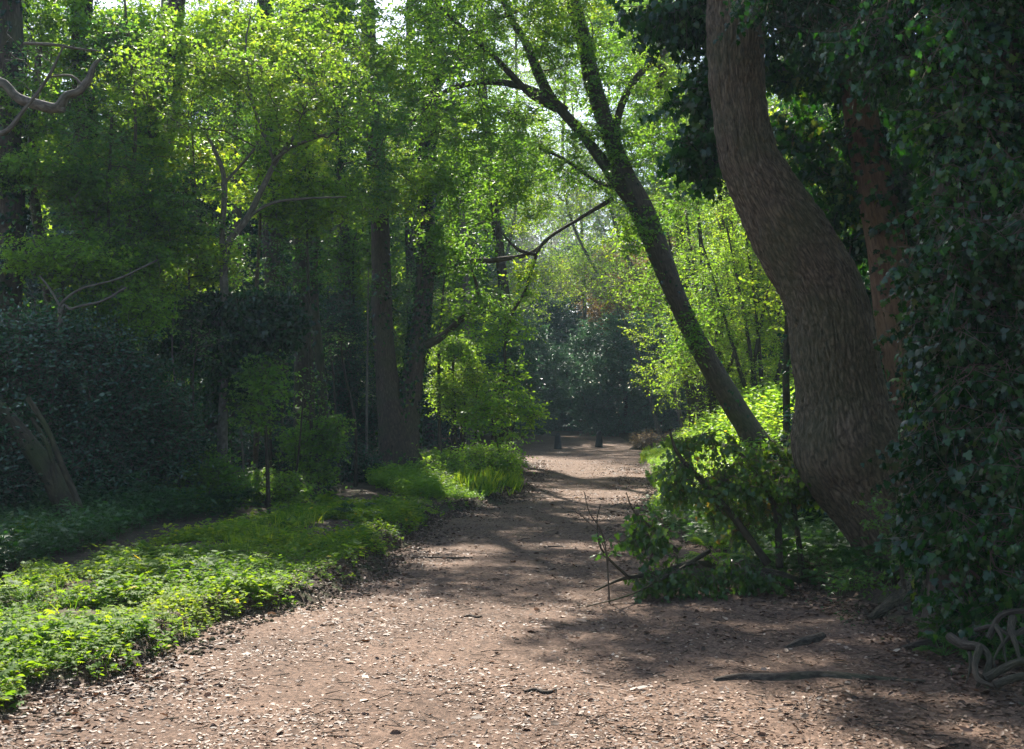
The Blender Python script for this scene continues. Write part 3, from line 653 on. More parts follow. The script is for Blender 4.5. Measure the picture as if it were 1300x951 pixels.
# ------------------------------------------------------------------ left-hand trees
tree('twin_stemmed_tree', 'big tree forking low into two ivy wrapped stems beside the path', 'tree',
     [('trunk', [G0(506, 29, 62)]+S(29, (508,590,54), (504,545,48), (496,505,36), (489,460,27), (485,400,26), (484,340,25), (482,280,23), (476,200,23), (470,100,20), (465,-50,16), (460,-200,12))),
      ('trunk', S(29, (512,560,40), (519,505,32), (527,460,26), (534,410,24), (540,350,23), (541,280,23), (542,200,24), (546,120,21), (548,50,18), (552,-60,15), (550,-250,11))),
      ('limb', S(28.9, (540,438,12), (560,428,9), (585,405,8), (603,387,7), (606,368,5), (600,346,3), (590,325,2))),
      ('limb', S(29, (541,350,9), (580,334,8), (630,330,7), (672,322,5), (700,300,3))),
      ('limb', S(29, (545,130,12), (585,60,9), (640,20,7), (690,5,5))),
      ('limb', S(29, (475,150,12), (430,80,9), (390,20,7), (350,-40,5)))],
     [B(470,60,27.3,2.0,1.2,1.7,1.4), B(560,80,27,1.8,1.0,1.6,1.2), B(505,210,26.8,1.3,.7,1.3,.9), B(610,210,28,1.4,1.1,1.2), B(450,210,27.5,1.3,1.1,1.3), B(580,310,28.5,1.0,1.0,.8,.5), B(400,50,27,1.4,1.3,1.4), B(600,400,29,.9,.9,.9,.25), B(520,-130,29,3.6,3.6,1.4,1.4)],
     760, 'spring_leaf', 'oval', .082, None, 'twin_bark', seed=61, twigs=4, per=8, tl=.42, gap=.43, gs=.9, up=.1, zpen=.2, sides=20,
     ivy=[(1, dict(dens=260, size=.075, thick=.12, gap=.42)), (0, dict(dens=70, size=.075, thick=.12, gap=.5))])
poles = [ # name, label, d, pixels(px,py,w)..., bark, ivy density
 ('oak', 'tall dark trunk standing just left of the twin stemmed tree', 31, [(440,0),(438,400,18),(432,200,16),(425,0,14)], 'brown_bark', 60),
 ('ivied_tree', 'straight ivy wrapped trunk with stripped bark, second from the twin stemmed tree', 24, [(388,0),(386,480,26),(385,400,25),(384,320,24),(380,200,22),(374,50,18)], 'brown_bark', 90),
 ('slim_tree', 'slim curving stem leaning against the straight ivy wrapped trunk', 23.5, [(400,0),(410,540,12),(406,460,12),(399,380,11),(403,300,9),(430,230,7)], 'mossy_bark', 120),
 ('ivied_tree', 'thick dark ivy covered trunk behind the mushroom shaped ivy stump', 27, [(350,0),(352,500,30),(350,400,28),(344,250,24),(340,50,20)], 'brown_bark', 150),
 ('slim_tree', 'thin upright stem between the ivy stump and the straight trunk', 22, [(322,0),(326,540,7),(322,450,7),(326,360,6),(330,260,4)], 'twig_bark', 0),
 ('ivied_tree', 'very dark ivy wrapped trunk behind the blue green holly, second from the edge', 20, [(112,0),(110,400,34),(112,300,36),(108,180,30),(104,40,24)], 'brown_bark', 230),
 ('ivied_tree', 'very dark ivy wrapped trunk at the edge behind the crooked dead limb', 18, [(6,0),(8,400,38),(12,300,40),(8,180,36),(14,20,28)], 'brown_bark', 230),
 ('slim_tree', 'thin straight stem rising between holly and mushroom shaped ivy', 19, [(150,0),(150,480,8),(154,400,7),(160,300,6),(172,160,4)], 'twig_bark', 0),
 ('slim_tree', 'thin leaning stem crossing behind the holly foliage', 18, [(205,0),(190,540,9),(168,470,8),(150,400,6),(138,300,4)], 'mossy_bark', 0),
 ('slim_tree', 'pole thin stem beside the ivy stump base', 20, [(232,0),(236,560,7),(232,480,6),(240,400,5),(250,300,3)], 'twig_bark', 0),
 ('birch', 'grey stem rising through bright leaves near the top middle', 34, [(600,0),(596,480,10),(590,330,9),(578,180,8),(570,0,6)], 'grey_bark', 0),
 ('oak', 'broad dark trunk deep in the wood above the holly', 26, [(200,0),(205,420,22),(212,250,20),(216,80,16),(220,-40,14)], 'brown_bark', 60)]
for i, (nm_, lab, d, pp, bk, iv) in enumerate(poles):
    rg = np.random.default_rng(400+i)
    top = pp[-1]; st = [('trunk', [G0(pp[0][0], d, pp[1][2]*1.15)]+S(d, *pp[1:], (top[0]+rg.uniform(-20, 20), top[1]-160, top[2]*.7)))]
    bl = None
    if top[2] > 3:
        bl = [B(top[0]+rg.uniform(-40, 40), top[1]-60, d, 70*d/1500, 1.3, 90*d/1500), B(top[0]+rg.uniform(-60, 60), top[1]+90, d-.4, 60*d/1500, 1, 50*d/1500, .6)]
    tree(nm_, lab, 'tree', st, bl, 70 if top[2] < 8 else 150 if d > 28 else 30, 'mid_leaf', 'oval', .06, None, bk, seed=70+i, twigs=4, per=7, tl=.4, gap=.42,
         ivy=[(0, dict(dens=iv, size=.07, thick=.16 if iv > 100 else .09, gap=.40 if iv > 100 else .5))] if iv else None)
# pale branching tree
tree('pale_forked_tree', 'small pale barked tree with forked bare limbs above the mushroom shaped ivy', 'tree',
     [('trunk', [G0(282, 19, 16)]+S(19, (284,480,11), (286,400,10), (284,340,10), (292,305,8), (312,280,7), (335,235,7), (350,205,6), (368,180,5), (385,160,3))),
      ('limb', S(19, (286,345,9), (282,305,8), (285,230,7), (272,190,5), (262,170,4))),
      ('limb', S(19, (285,232,4), (310,205,4), (330,180,3))),
      ('limb', S(19, (345,208,6), (365,190,5,18.7), (400,175,4,18.4), (425,168,3,18))),
      ('limb', S(19, (348,205,5), (335,170,5), (318,120,4), (312,60,3), (318,20,3))),
      ('limb', S(19, (312,278,4), (345,258,4), (390,252,3), (440,250,2)))],
     [B(330,120,18.5,1.3,1,.9), B(240,100,17.5,1.3,1,.8), B(410,110,18,1.0,.9,.9)], 150, 'spring_leaf', 'lobed', .055, None, 'grey_bark', seed=90, twigs=4, per=7, tl=.38, gap=.45, up=.1, flat=.8)
# bright maple spray trees over the left
tree('field_maple', 'sunlit yellow green maple spreading layered sprays across the upper left', 'tree',
     [('trunk', [G0(178, 21, 30)]+S(21, (172,540,24), (160,440,22), (166,330,20), (180,220,18), (205,120,15), (230,0,12), (250,-150,8))),
      ('limb', S(21, (180,225,9), (140,150,8), (90,95,6), (30,60,4))), ('limb', S(21, (200,130,8), (270,70,7), (340,30,5), (400,10,4)))],
     [B(150,90,20.4,1.82,1.43,1.04,1.5), B(240,60,20.4,1.82,1.43,0.78,1.3), B(60,40,20,1.30,1.30,0.65,.8), B(340,60,21,1.56,1.43,1.04,1.1), B(200,190,20.5,1.43,1.17,0.65,.9), B(60,215,19.5,1.04,0.91,0.59,.5), B(370,180,21.5,0.91,1.04,0.78,.45), B(290,230,21.3,0.78,0.78,0.39,.2)],
     520, 'bright_leaf', 'lobed', .085, None, 'brown_bark', seed=91, twigs=4, per=7, tl=.45, gap=.43, gs=.75, up=.05, flat=.82, zpen=.2)
tree('hornbeam', 'mid green tree with low sprays in front of the dark ivy wrapped trunks', 'tree',
     [('trunk', [G0(60, 19, 20)]+S(19, (70,500,16), (66,400,15), (50,300,14), (40,200,11), (50,60,8)))],
     [B(60,225,18,1.0,.8,.35,1.2), B(150,250,18.2,.9,.8,.5,1.0), B(120,320,18,.8,.8,.45,.9), B(200,350,18.2,.6,.6,.4,.6), B(30,130,18,.8,.8,.5,.6), B(190,300,18.5,.7,.6,.4,.6)],
     340, 'spring_leaf', 'lobed', .06, None, 'brown_bark', seed=92, twigs=4, per=7, tl=.34, gap=.43, gs=.6, flat=.8, up=.05)
# the crooked dead limb at the upper left belongs to an ivied tree just outside the picture
tree('crooked_tree', 'tree at the very edge reaching in with a thick crooked dead limb', 'tree',
     [('trunk', [G0(-120, 12.5, 60)]+S(12.5, (-110,500,52), (-95,300,46), (-80,150,42), (-90,0,36), (-80,-200,26))),
      ('limb', S(12.5, (-85,150,20), (-40,110,17), (0,104,13), (22,124,13), (48,133,14), (72,137,13), (84,122,11), (100,116,10), (113,100,9), (120,82,6), (128,74,3))),
      ('limb', S(12.5, (72,137,9), (82,140,7))),
      ('limb', S(12.5, (108,112,4), (90,96,3), (60,98,2))), ('limb', S(12.3, (-60,160,9), (0,170,7), (30,140,6), (60,100,4), (80,60,3))),
      ('limb', S(12.5, (30,55,4,12.6), (70,57,4), (100,62,3), (128,65,2)))], [B(70,110,12.5,.5,.4,.3,1), B(20,60,12.5,.4,.3,.3,1), B(-20,160,12.5,.5,.4,.3,.6)], 50, None, seed=93, bark='grey_bark', twig='grey_bark', tip=.0025, step=.12)
tree('dead_bough', 'pale dead branching bough poking from the top of the blue green holly', 'branch',
     [('bough', S(16, (58,432,4), (75,412,4), (92,392,3.5), (130,382,3), (160,365,3))), ('bough', S(16, (78,410,4), (76,388,3.5), (100,368,3), (128,360,2.5), (155,352,3), (200,330,2))), ('bough', S(16, (76,388,3), (62,365,3), (50,350,2)))],
     [B(110,375,16,.5,.3,.25), B(150,350,16,.5,.3,.2)], 30, None, twig='grey_bark', tip=.002, step=.15, seed=94, bark='grey_bark')
# ivy mushroom on a stump
tree('ivy_stump', 'old stump topped with a mushroom shaped mass of dark ivy', 'tree',
     [('trunk', [G0(248, 19.5, 40)]+S(19.5, (256,600,32), (266,540,24), (274,480,22), (278,430,20), (276,390,14)))],
     [B(285,415,19.3,1.15,.9,.65,1.6), B(225,440,19.2,.55,.6,.45,.7), B(345,400,19.4,.45,.5,.4,.6), B(300,470,19.2,.55,.5,.35,.5), B(262,560,19.3,.35,.35,.9,.35)],
     420, 'ivy_leaf', 'ivy', .056, None, 'brown_bark', seed=95, twigs=5, per=8, tl=.40, droop=.35, up=.02, zpen=0, gap=.47, gs=.55, hang=True, ivy=[(0, dict(dens=160, size=.07, thick=.12, gap=.45))])
# blue green holly mass lower left and its neighbours
for i, (px, py, d, rx, rz, n_, lab) in enumerate([
    (60,470,16.4,1.3,.75,330,'big glossy blue green holly overhanging the leaning stems'), (165,520,17,.8,.8,200,'smaller glossy holly right of the big blue green one'),
    (-45,570,14,.6,.6,120,'holly at the very edge below the big glossy one'), (95,610,16.2,.8,.6,160,'low holly behind the leaning stems'),
    (200,600,18,.8,.6,150,'low holly below the thin leaning stem'), (340,590,23,1.1,.7,200,'low holly at the foot of the straight ivy trunk'),
    (430,470,30,1.2,2.0,300,'glossy holly standing behind the straight ivy trunk'), (430,600,27,.9,.6,170,'low glossy holly against the twin stemmed tree'), (290,540,25,1.6,1.1,280,'holly behind the mushroom shaped ivy stump')]):
    x = P(px, py, d)
    tree('holly', lab, 'bush', [('trunk', [G0(px+20, d, 16), (P(px+10, (py+660)/2, d), .05), (P(px, py, d), .035), (x+[0, 0, rz*.7], .02)])],
         [(x, (rx, .9, rz), 1), (x+[rx*.4, 0, -rz*.6], (rx*.7, .7, rz*.6), .5)], int(n_*1.5), 'holly_leaf', 'oval', .052, 'hollies under the left trees', 'brown_bark', seed=101+i, twigs=5, per=8, tl=.55, droop=.15, up=.12, gap=.50, gs=.55, flat=.3, wig=.25)
tree('bowed_tree', 'low tree with two leaning bare stems under the big holly', 'tree',
     [('trunk', [G0(108, 14.2, 34)]+S(14.2, (88,650,28), (62,600,26), (36,565,24), (8,530,20), (-40,480,16))),
      ('stem', S(14.0, (112,680,10), (100,640,9), (78,590,8), (60,545,7), (35,505,6))), ('stem', S(14.1, (78,655,8), (70,610,7), (62,570,6), (40,530,5)))], None, seed=96, bark='mossy_bark')
# lit bushes by the path under and right of the twin tree
for i, (px, py, d, rx, rz, lf, n_, lab) in enumerate([
    (590,500,31,1.0,.9,'bright_leaf',90,'green leafy bush between the twin stemmed tree and the path'), (612,590,27,.8,.45,'bright_leaf',130,'sunlit yellow green bush at the path edge'),
    (560,600,25.5,.6,.35,'bright_leaf',90,'low sunlit bush at the foot of the twin stemmed tree'), (625,480,36,1.4,1.6,'hazed_leaf',260,'dark bush behind the drooping branch'),
    (575,400,38,1.8,1.9,'mid_leaf',300,'tall hazy green bush behind the crooked side limb')]):
    x = P(px, py, d)
    tree('leafy_bush', lab, 'bush', [('stem', [G0(px, d, 8), (P(px, (py+610)/2, d), .03), (x, .02)]), ('stem', [G0(px+8, d, 8), (P(px+14, (py+610)/2, d), .03), (x+[.3, 0, .1], .015)])],
         [(x, (rx, .9, rz), 1)], n_, lf, 'oval', .06, 'bushes at the bend on the left verge', 'brown_bark', seed=121+i, twigs=4, per=7, tl=.45, gap=.47, gs=.5, up=.12)
# more spring foliage trees filling the upper left and middle
for i, (px, d, w, top, cx, cy, rx, rz, n_, lf, lab) in enumerate([
    (300,34,14,60,300,40,3.4,2.6,460,'spring_leaf','tall spring green tree behind the pale forked tree'), (420,36,22,30,430,130,3.0,3.0,460,'spring_leaf','tall green tree far behind the twin stemmed tree'),
    (640,40,16,60,610,190,2.4,2.8,420,'spring_leaf','pale green tree over the far end of the left verge'), (70,38,20,60,70,110,4.4,4.6,620,'ivy_leaf','tall tree smothered in dark ivy behind the maple at the edge'), (340,40,16,80,330,170,3.0,4.6,520,'ivy_leaf','tall ivy smothered tree behind the pale forked tree'),
    (220,41,20,60,210,230,4.6,4.8,640,'holly_leaf','tall dark evergreen deep behind the mushroom shaped ivy'), (520,44,18,100,520,330,2.6,3.4,380,'mid_leaf','hazy green tree glimpsed between the twin stems')]):
    m = d/1500
    tree('spring_tree', lab, 'tree', [('trunk', [G0(px, d, w)]+S(d, (px+4,420,w*.85), ((px+cx)/2,240,w*.75), (cx,top,w*.6), (cx,top-150,w*.35)))],
         [B(cx,cy,d,rx,1.8,rz,1.4), B(cx-rx/m*.5,cy+80,d,rx*.6,1.4,rz*.6,.6), B(cx+rx/m*.5,cy+40,d,rx*.6,1.4,rz*.6,.6), ] + ([B(cx,cy-180,d,rx,2,rz*.5,.6)] if d > 50 else []), n_, lf, 'oval', .07 if d < 37 else .09, None, 'brown_bark', seed=131+i, twigs=4, per=7, tl=.45, gap=.42, gs=1.0, up=.12)
for i, (px, py, d, rx, rz, n_, lf, lab) in enumerate([
    (150,395,17.5,.9,.45,110,'bright_leaf','slender sapling with lit leaves above the smaller glossy holly'), (400,560,22,.55,.8,110,'spring_leaf','sapling with lit leaves in front of the straight ivy wrapped trunk'),
    (335,500,18.5,.35,.6,60,'spring_leaf','small sapling just right of the mushroom shaped ivy'), (175,470,22,1.0,1.0,140,'bright_leaf','leafy sapling glowing between holly and ivy stump'),
    (240,610,17.5,.8,.45,110,'spring_leaf','low leafy sapling at the base of the ivy stump'), (448,330,31,.9,1.0,130,'spring_leaf','sapling with fresh leaves behind the left stem of the twin stemmed tree'),
    (390,260,22,1.1,.6,150,'bright_leaf','sapling whose layered sprays cross the straight ivy wrapped trunk'), (240,330,19,.9,.5,120,'bright_leaf','sapling with bright sprays above the mushroom shaped ivy'),
    (80,330,17,.8,.35,80,'bright_leaf','sapling with bright sprays over the big glossy holly'), (330,620,20,.9,.35,90,'spring_leaf','low leafy sapling right of the ivy stump'), (575,470,31,.7,1.0,150,'bright_leaf','bright sapling behind the right stem of the twin stemmed tree')]):
    x = P(px, py, d); m = d/1500
    tree('sapling', lab, 'sapling', [('stem', [G0(px+8, d, 5), (P(px+3, (py+620)/2, d), 2*m), (x, 1.5*m), (x+[.1, 0, rz*.8], .8*m)])],
         [(x, (rx, .6, rz), 1)], n_, lf, 'lobed', .06, 'saplings among the left trees', 'brown_bark', seed=141+i*3, twigs=3, per=7, tl=.34, gap=.42, gs=.5, up=.1, flat=.8)
rg = np.random.default_rng(88)
for i, (px, d, w) in enumerate([(128,18,3.5),(168,20,3),(196,21,4),(218,18.5,3),(236,17.5,2.5),(300,20,3.5),(312,21,2.5),(344,22,3),(362,23,3.5),(418,25,4),(432,26,3),(452,25,3.5),(466,27,3),(142,22,4),(88,19,3),(270,23,3),(372,21,2.5),(560,31,4),(590,33,4)]):
    l = rg.uniform(-25, 25); h = rg.uniform(330, 470)
    tree('bare_sapling', 'one of the thin bare stems rising from the shaded undergrowth on the left', 'sapling', [('stem', [G0(px, d, w*1.3)]+S(d, (px+l*.2+rg.uniform(-5, 5), (600+h)/2+30, w), (px+l*.6+rg.uniform(-6, 6), (560+h)/2-20, w*.8), (px+l, h, w*.5)))],
         [B(px+l, h+20, d, .35, .3, .4)], 14, 'mid_leaf', 'oval', .05, 'thin bare stems under the left trees', 'grey_bark' if i % 3 == 0 else 'brown_bark', seed=600+i, twigs=2, per=4, tl=.3, tip=.003)
print('near trees', round(time.time()-T0, 1))
# ------------------------------------------------------------------ the far side beyond the posts
for i, (px, py, d, rx, rz, lf, sz, n_, lab, nmn) in enumerate([
    (650,470,70,3.2,3.4,'hazed_leaf',.11,420,'dark blue green holly behind the gap left of the posts','holly'), (720,500,76,3.4,3.2,'hazed_leaf',.11,420,'dark holly directly behind the two posts','holly'),
    (790,470,70,3.4,3.8,'hazed_leaf',.11,460,'big dark blue green holly behind the right post','holly'), (870,480,72,3.6,4.2,'hazed_leaf',.11,460,'dark holly where the nettle bank meets the far wood','holly'),
    (590,440,66,3.6,4.0,'hazed_leaf',.11,420,'dark holly beyond the bend seen under the crooked limb','holly'), (935,430,68,4,4.6,'hazed_leaf',.11,420,'dark holly seen behind the leaning trunk','holly'),
    (620,400,84,4,5,'hazed_leaf',.13,420,'tall pale green tree rising behind the dark hollies left of the posts','far_tree'), (740,390,88,4.2,5,'hazed_leaf',.13,420,'tall hazy green tree rising behind the dark hollies over the right post','far_tree'),
    (840,380,86,4.5,6,'hazed_leaf',.13,420,'tall hazy tree behind the leaning trunk','far_tree'), (690,440,83,3.6,3.6,'hazed_leaf',.13,360,'rounded hazy tree just above the left post','far_tree'),
    (700,340,92,3.8,3.8,'blossom',.10,420,'blackthorn white with blossom above the posts','blossom_tree'), (640,340,88,3.5,4.5,'blossom',.10,320,'pale blossoming tree left of the blackthorn','blossom_tree'),
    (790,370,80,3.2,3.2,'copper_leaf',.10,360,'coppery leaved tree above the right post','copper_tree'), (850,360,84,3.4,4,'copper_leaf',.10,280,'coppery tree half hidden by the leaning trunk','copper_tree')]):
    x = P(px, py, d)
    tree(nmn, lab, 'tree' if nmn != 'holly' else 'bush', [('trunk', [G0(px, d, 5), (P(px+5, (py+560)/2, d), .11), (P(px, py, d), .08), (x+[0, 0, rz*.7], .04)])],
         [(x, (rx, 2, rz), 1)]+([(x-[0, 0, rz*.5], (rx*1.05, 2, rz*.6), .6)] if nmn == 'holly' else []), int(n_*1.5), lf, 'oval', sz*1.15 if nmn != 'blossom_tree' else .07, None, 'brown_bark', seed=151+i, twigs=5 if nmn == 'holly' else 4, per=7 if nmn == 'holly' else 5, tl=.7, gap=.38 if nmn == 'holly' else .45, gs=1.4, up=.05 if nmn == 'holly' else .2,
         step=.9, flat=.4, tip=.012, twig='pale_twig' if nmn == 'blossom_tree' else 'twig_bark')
for i, (px, d, lab) in enumerate([(655,64,'tall airy tree with sparse new leaves closing the gap left of the drooping branch'), (720,68,'tall airy tree with sparse new leaves straight above the two posts'), (775,62,'tall airy tree with sparse new leaves behind the fork of the leaning trunk')]):
    x = (px-650)/FPX*d; px0 = [600, 838, 870][i]
    tree('airy_tree', lab, 'tree', [('trunk', [G0(px0, d, 6), (P((px+px0*2)/3, 420, d), .10), (P(px, 260, d), .08), (P(px, 60, d), .07), (P(px, -60, d), .03)])],
         [(P(px, 40, d), (2.9, 2, 4.6), 1.2), (P(px, 220, d), (2.6, 2, 3.6), 1.0), (P(px, 350, d), (2.2, 1.6, 1.6), .3)], 560, 'bright_leaf', 'oval', .085, 'airy trees in the gap', 'grey_bark', twig='pale_twig', seed=191+i, twigs=6, per=4, tl=.95, gap=.36, gs=1.3, step=.8, tip=.012, up=.2, flat=.3)
# bare late trees against the sky
for i, (px, d, h, lab) in enumerate([(668,92,21,'bare pale twigged tree tall behind the blackthorn'), (735,96,24,'tallest bare pale tree in the far gap'), (620,86,20,'bare pale tree behind the crown of the twin stemmed tree'), (800,92,22,'bare pale tree behind the fork of the leaning tree')]):
    x, y = (px-650)/FPX*d, d
    tree('bare_tree', lab, 'tree', [('trunk', [G0(px, d, 9), (np.array([x+.2, y, h*.3]), .2), (np.array([x-.2, y, h*.65]), .13), (np.array([x, y, h*.95]), .04)])],
         [(np.array([x, y, h*.72]), (4.2, 3, h*.30), 1), (np.array([x, y, h*.45]), (3.4, 3, h*.22), .7)], 700, 'blossom', 'dia', .07, 'bare trees in the far gap', 'grey_bark', twig='pale_twig', seed=171+i, twigs=6, per=2, tl=1.1, gap=.36, gs=1.6,
         up=.3, step=1.0, tip=.016, flat=.2)
# generic wood trees: three built, the rest copies
protos = []
for i, (lf, cr, h) in enumerate([('mid_leaf', 4.4, 16), ('spring_leaf', 3.8, 15), ('holly_leaf', 3.0, 11)]):
    x, y = [(-11, 44), (12.5, 42), (-16, 36)][i]; z = gz(x, y); b = np.array([x, y, z])
    def q(a, c, e): return b+[a, c, e]
    st = [('trunk', [(b, .2), (q(.15, 0, h*.3), .17), (q(-.1, .1, h*.6), .12), (q(.1, 0, h*.9), .04)])]
    bl = [(q(0, 0, h*.72), (cr, cr, h*.28), 1.2), (q(0, 0, h*.36), (cr*.9, cr*.9, h*.26), 1.0)]
    if i == 2: bl = [(q(0, 0, h*.5), (cr, cr, h*.5), 1.2), (q(0, 0, h*.15), (cr, cr, h*.18), .5)]
    grp = ['tall green trees deep in the wood', 'pale green trees deep in the wood', 'dark hollies deep in the wood'][i]
    lab = ['one of the tall green trees filling the depth of the wood', 'one of the pale spring green trees in the depth of the wood', 'one of the dark hollies filling the depth of the wood'][i]
    protos.append(tree('wood_tree' if i < 2 else 'wood_holly', lab, 'tree', st, bl, 640, lf, 'oval', .15, grp, 'brown_bark', seed=181+i, twigs=4, per=7, tl=.6, gap=.40, gs=1.3, step=.7, up=.15, tip=.008,
                       ivy=[(0, dict(dens=60, size=.09, thick=.15, gap=.45))]))
rg = np.random.default_rng(55)
spots = []
for d, pxs in [(34, (-40, 130, 330, 1160, 1330)), (42, (60, 240, 400, 1060, 1200)), (50, (-20, 150, 320, 470, 1000, 1130, 1300)), (60, (80, 240, 400, 530, 960, 1080, 1230)), (74, (0, 140, 280, 420, 540, 990, 1120, 1260)), (90, (60, 200, 340, 470, 560, 870, 960, 1080, 1220))]:
    for px in pxs: spots.append(((px-650)/FPX*d + rg.uniform(-1, 1), d+rg.uniform(-3, 3)))
for k, (x, y) in enumerate(spots):
    pr = protos[2] if k % 3 == 2 or y < 37 and k % 2 else protos[k % 2]
    copy_tree(pr, (x, y, gz(x, y)-.05), rg.uniform(0, 6.28), rg.uniform(.62, .8) if y < 47 else rg.uniform(.85, 1.1) if y < 60 else rg.uniform(1.15, 1.5))
for x, y, rz in ((9.2, 8.5, .4), (8.0, 1.5, 2.2)):     # unseen trees added to darken the ivy and right foreground
    c = copy_tree(protos[0], (x, y, gz(x, y)-.05), rz, .95, 'unseen tall tree added beside the path for its shade'); c['group'] = 'unseen trees added to shade the viewpoint'
def far_wood():
    r = np.random.default_rng(66); mb = MB(); n = 60000
    a = r.uniform(-.62, .62, n); d = r.uniform(104, 122, n); x = d*np.sin(a); y = d*np.cos(a)
    top = 18+12*fbm(x*.12+8, 0, 0, 5, 3); z = ground_z(x, y)+top*r.random(n)
    pos = np.stack([x, y, z], -1); leaves(mb, pos, r.uniform(.35, .7, n), 'oval', r.normal(size=(n, 3)), r.normal(size=(n, 3)), r, 0)
    o = mb.build('distant_wood', [M['hazed_leaf']]); tag(o, kind='stuff')
far_wood()
print('far trees', round(time.time()-T0, 1))
# ------------------------------------------------------------------ posts, brash, roots, sticks
def post(px, py_base, d, label, lean):
    x = (px-650)/FPX*d; y = d; z = float(surf_z(np.array([x]), np.array([y]))[0])
    t = thing('bollard', label, 'bollard', (x, y, z), 'short tapered posts across the far path')
    hh = .80; rings = [(-.1, .21), (.02, .205), (.1, .195), (.3, .17), (.55, .14), (.70, .12), (.73, .115), (.80, .06)]
    mb = MB(); V = []; r = np.random.default_rng(int(px))
    for h, w in rings:
        for sx, sy in ((-1, -.55), (-.55, -1), (.55, -1), (1, -.55), (1, .55), (.55, 1), (-.55, 1), (-1, .55)):
            V.append((x+sx*w+lean*max(h, 0)+r.normal(0, .006), y+sy*w+r.normal(0, .006), z+h+(r.normal(0, .012) if h > .7 else 0)))
    V = np.array(V); F = [[a*8+b, a*8+(b+1) % 8, (a+1)*8+(b+1) % 8, (a+1)*8+b] for a in range(7) for b in range(8)]
    mb.add(V, [np.array(F)]); mb.add(V[-8:], [np.array([[0,1,2,3],[0,3,4,7],[4,5,6,7]])])
    mb.build('shaft', [M['post_wood']], t, smooth=False)
post(708, 572, 60, 'stubby tapered dark post in the middle of the far path', .0)
post(760, 570, 61, 'stubby tapered dark post beside the far holly, leaning slightly', .04)
tree('brash_heap', 'brown heap of dead brushwood beside the far end of the nettle bank', 'brushwood',
     [('log', [(P(800,568,59), .16), (P(825,560,59), .18), (P(850,560,59.5), .14)]), ('log', [(P(812,575,58.6), .12), (P(835,566,58.6), .13), (P(858,572,58.6), .1)])],
     [B(828,560,59,1.1,.7,.5)], 120, 'copper_leaf', 'dia', .05, seed=201, twigs=5, per=2, tl=.5, tip=.01, up=.1, crown_name='twigs', bark='root_bark')
# fallen ivy bough lying on the verge
def bough():
    r = np.random.default_rng(210); d = 10.6
    def g(px, py, dd): 
        p = P(px, py, dd); p[2] = max(p[2], gz(p[0], p[1])+.03); return p
    st = [('bough', [(g(1035,742,11.2), .045), (g(985,730,10.9), .036), (g(930,722,10.7), .030), (g(880,715,10.5), .024), (g(830,728,10.3), .016), (g(790,735,10.1), .012), (g(755,750,9.9), .005)]),
          ('limb', [(g(975,716,10.9), .035), (g(930,655,10.9), .028), (g(890,610,10.8), .02), (g(860,575,10.7), .012), (g(850,545,10.7), .006)]),
          ('limb', [(g(990,720,11), .034), (g(985,650,11.2), .028), (g(960,600,11.3), .02), (g(930,570,11.3), .012), (g(880,560,11.2), .006)]),
          ('limb', [(g(860,700,10.5), .018), (g(830,672,10.4), .012), (g(805,650,10.4), .007), (g(795,625,10.4), .003)]),
          ('limb', [(g(800,735,10.1), .014), (g(765,700,10), .009), (g(758,665,10), .005), (g(762,640,10), .003)]),
          ('limb', [(g(1020,735,11.1), .03), (g(1010,660,11.5), .025), (g(1000,600,11.6), .018), (g(975,555,11.6), .01)]),
          ('limb', [(g(900,700,10.5), .022), (g(850,730,10.1), .012), (g(800,755,9.8), .007), (g(745,770,9.6), .003)])]
    tree('fallen_bough', 'fallen ivy covered bough sprawling over the verge onto the path, wilting leaves', 'branch', st,
         [B(950,630,11.1,.45,.35,.42,1.5), B(1000,590,11.5,.35,.3,.40,1.0), B(850,735,10.2,.42,.35,.10,.8), B(930,730,10.4,.45,.35,.14,.9), B(820,670,10.4,.18,.2,.25,.5), B(870,610,10.8,.22,.2,.25,.5), B(800,757,9.8,.55,.3,.05,.8), B(890,560,11,.35,.2,.12,.25)],
         250, 'wilted_ivy', 'ivy', .044, None, 'mossy_bark', seed=210, twigs=3, per=5, tl=.22, droop=.8, up=.12, zpen=0, gap=.36, gs=.3, hang=True, step=.12, tip=.003, wig=.25)
bough()
tree('bramble_spray', 'bare thin twig standing up at the tip of the fallen bough', 'twig',
     [('stem', [(P(775,718,9.9), .006), (P(768,690,9.9), .006), (P(748,650,9.9), .005), (P(742,625,9.9), .003)]), ('twig', [(P(765,680,9.9), .003), (P(735,652,9.9), .0025), (P(720,650,9.8), .002)])],
     [B(765,690,9.9,.12,.1,.14)], 10, 'mid_leaf', 'ivy', .045, None, 'twig_bark', seed=211, twigs=1, per=3, tl=.1)
tree('hawthorn_spray', 'fresh green hawthorn sprig springing from the foot of the curved trunk', 'sapling',
     [('stem', [G0(1150, 9.6, 6)]+S(9.6, (1140,700,4), (1120,670,3), (1085,640,2))), ('stem', S(9.6, (1150,720,3), (1110,735,3), (1080,752,2)))],
     [B(1125,650,9.6,.22,.15,.14), B(1100,735,9.5,.20,.15,.10), B(1150,690,9.6,.12,.15,.25)], 46, 'mid_leaf', 'lobed', .038, None, 'twig_bark', seed=212, twigs=3, per=5, tl=.14, gap=.3, gs=.3, step=.1)
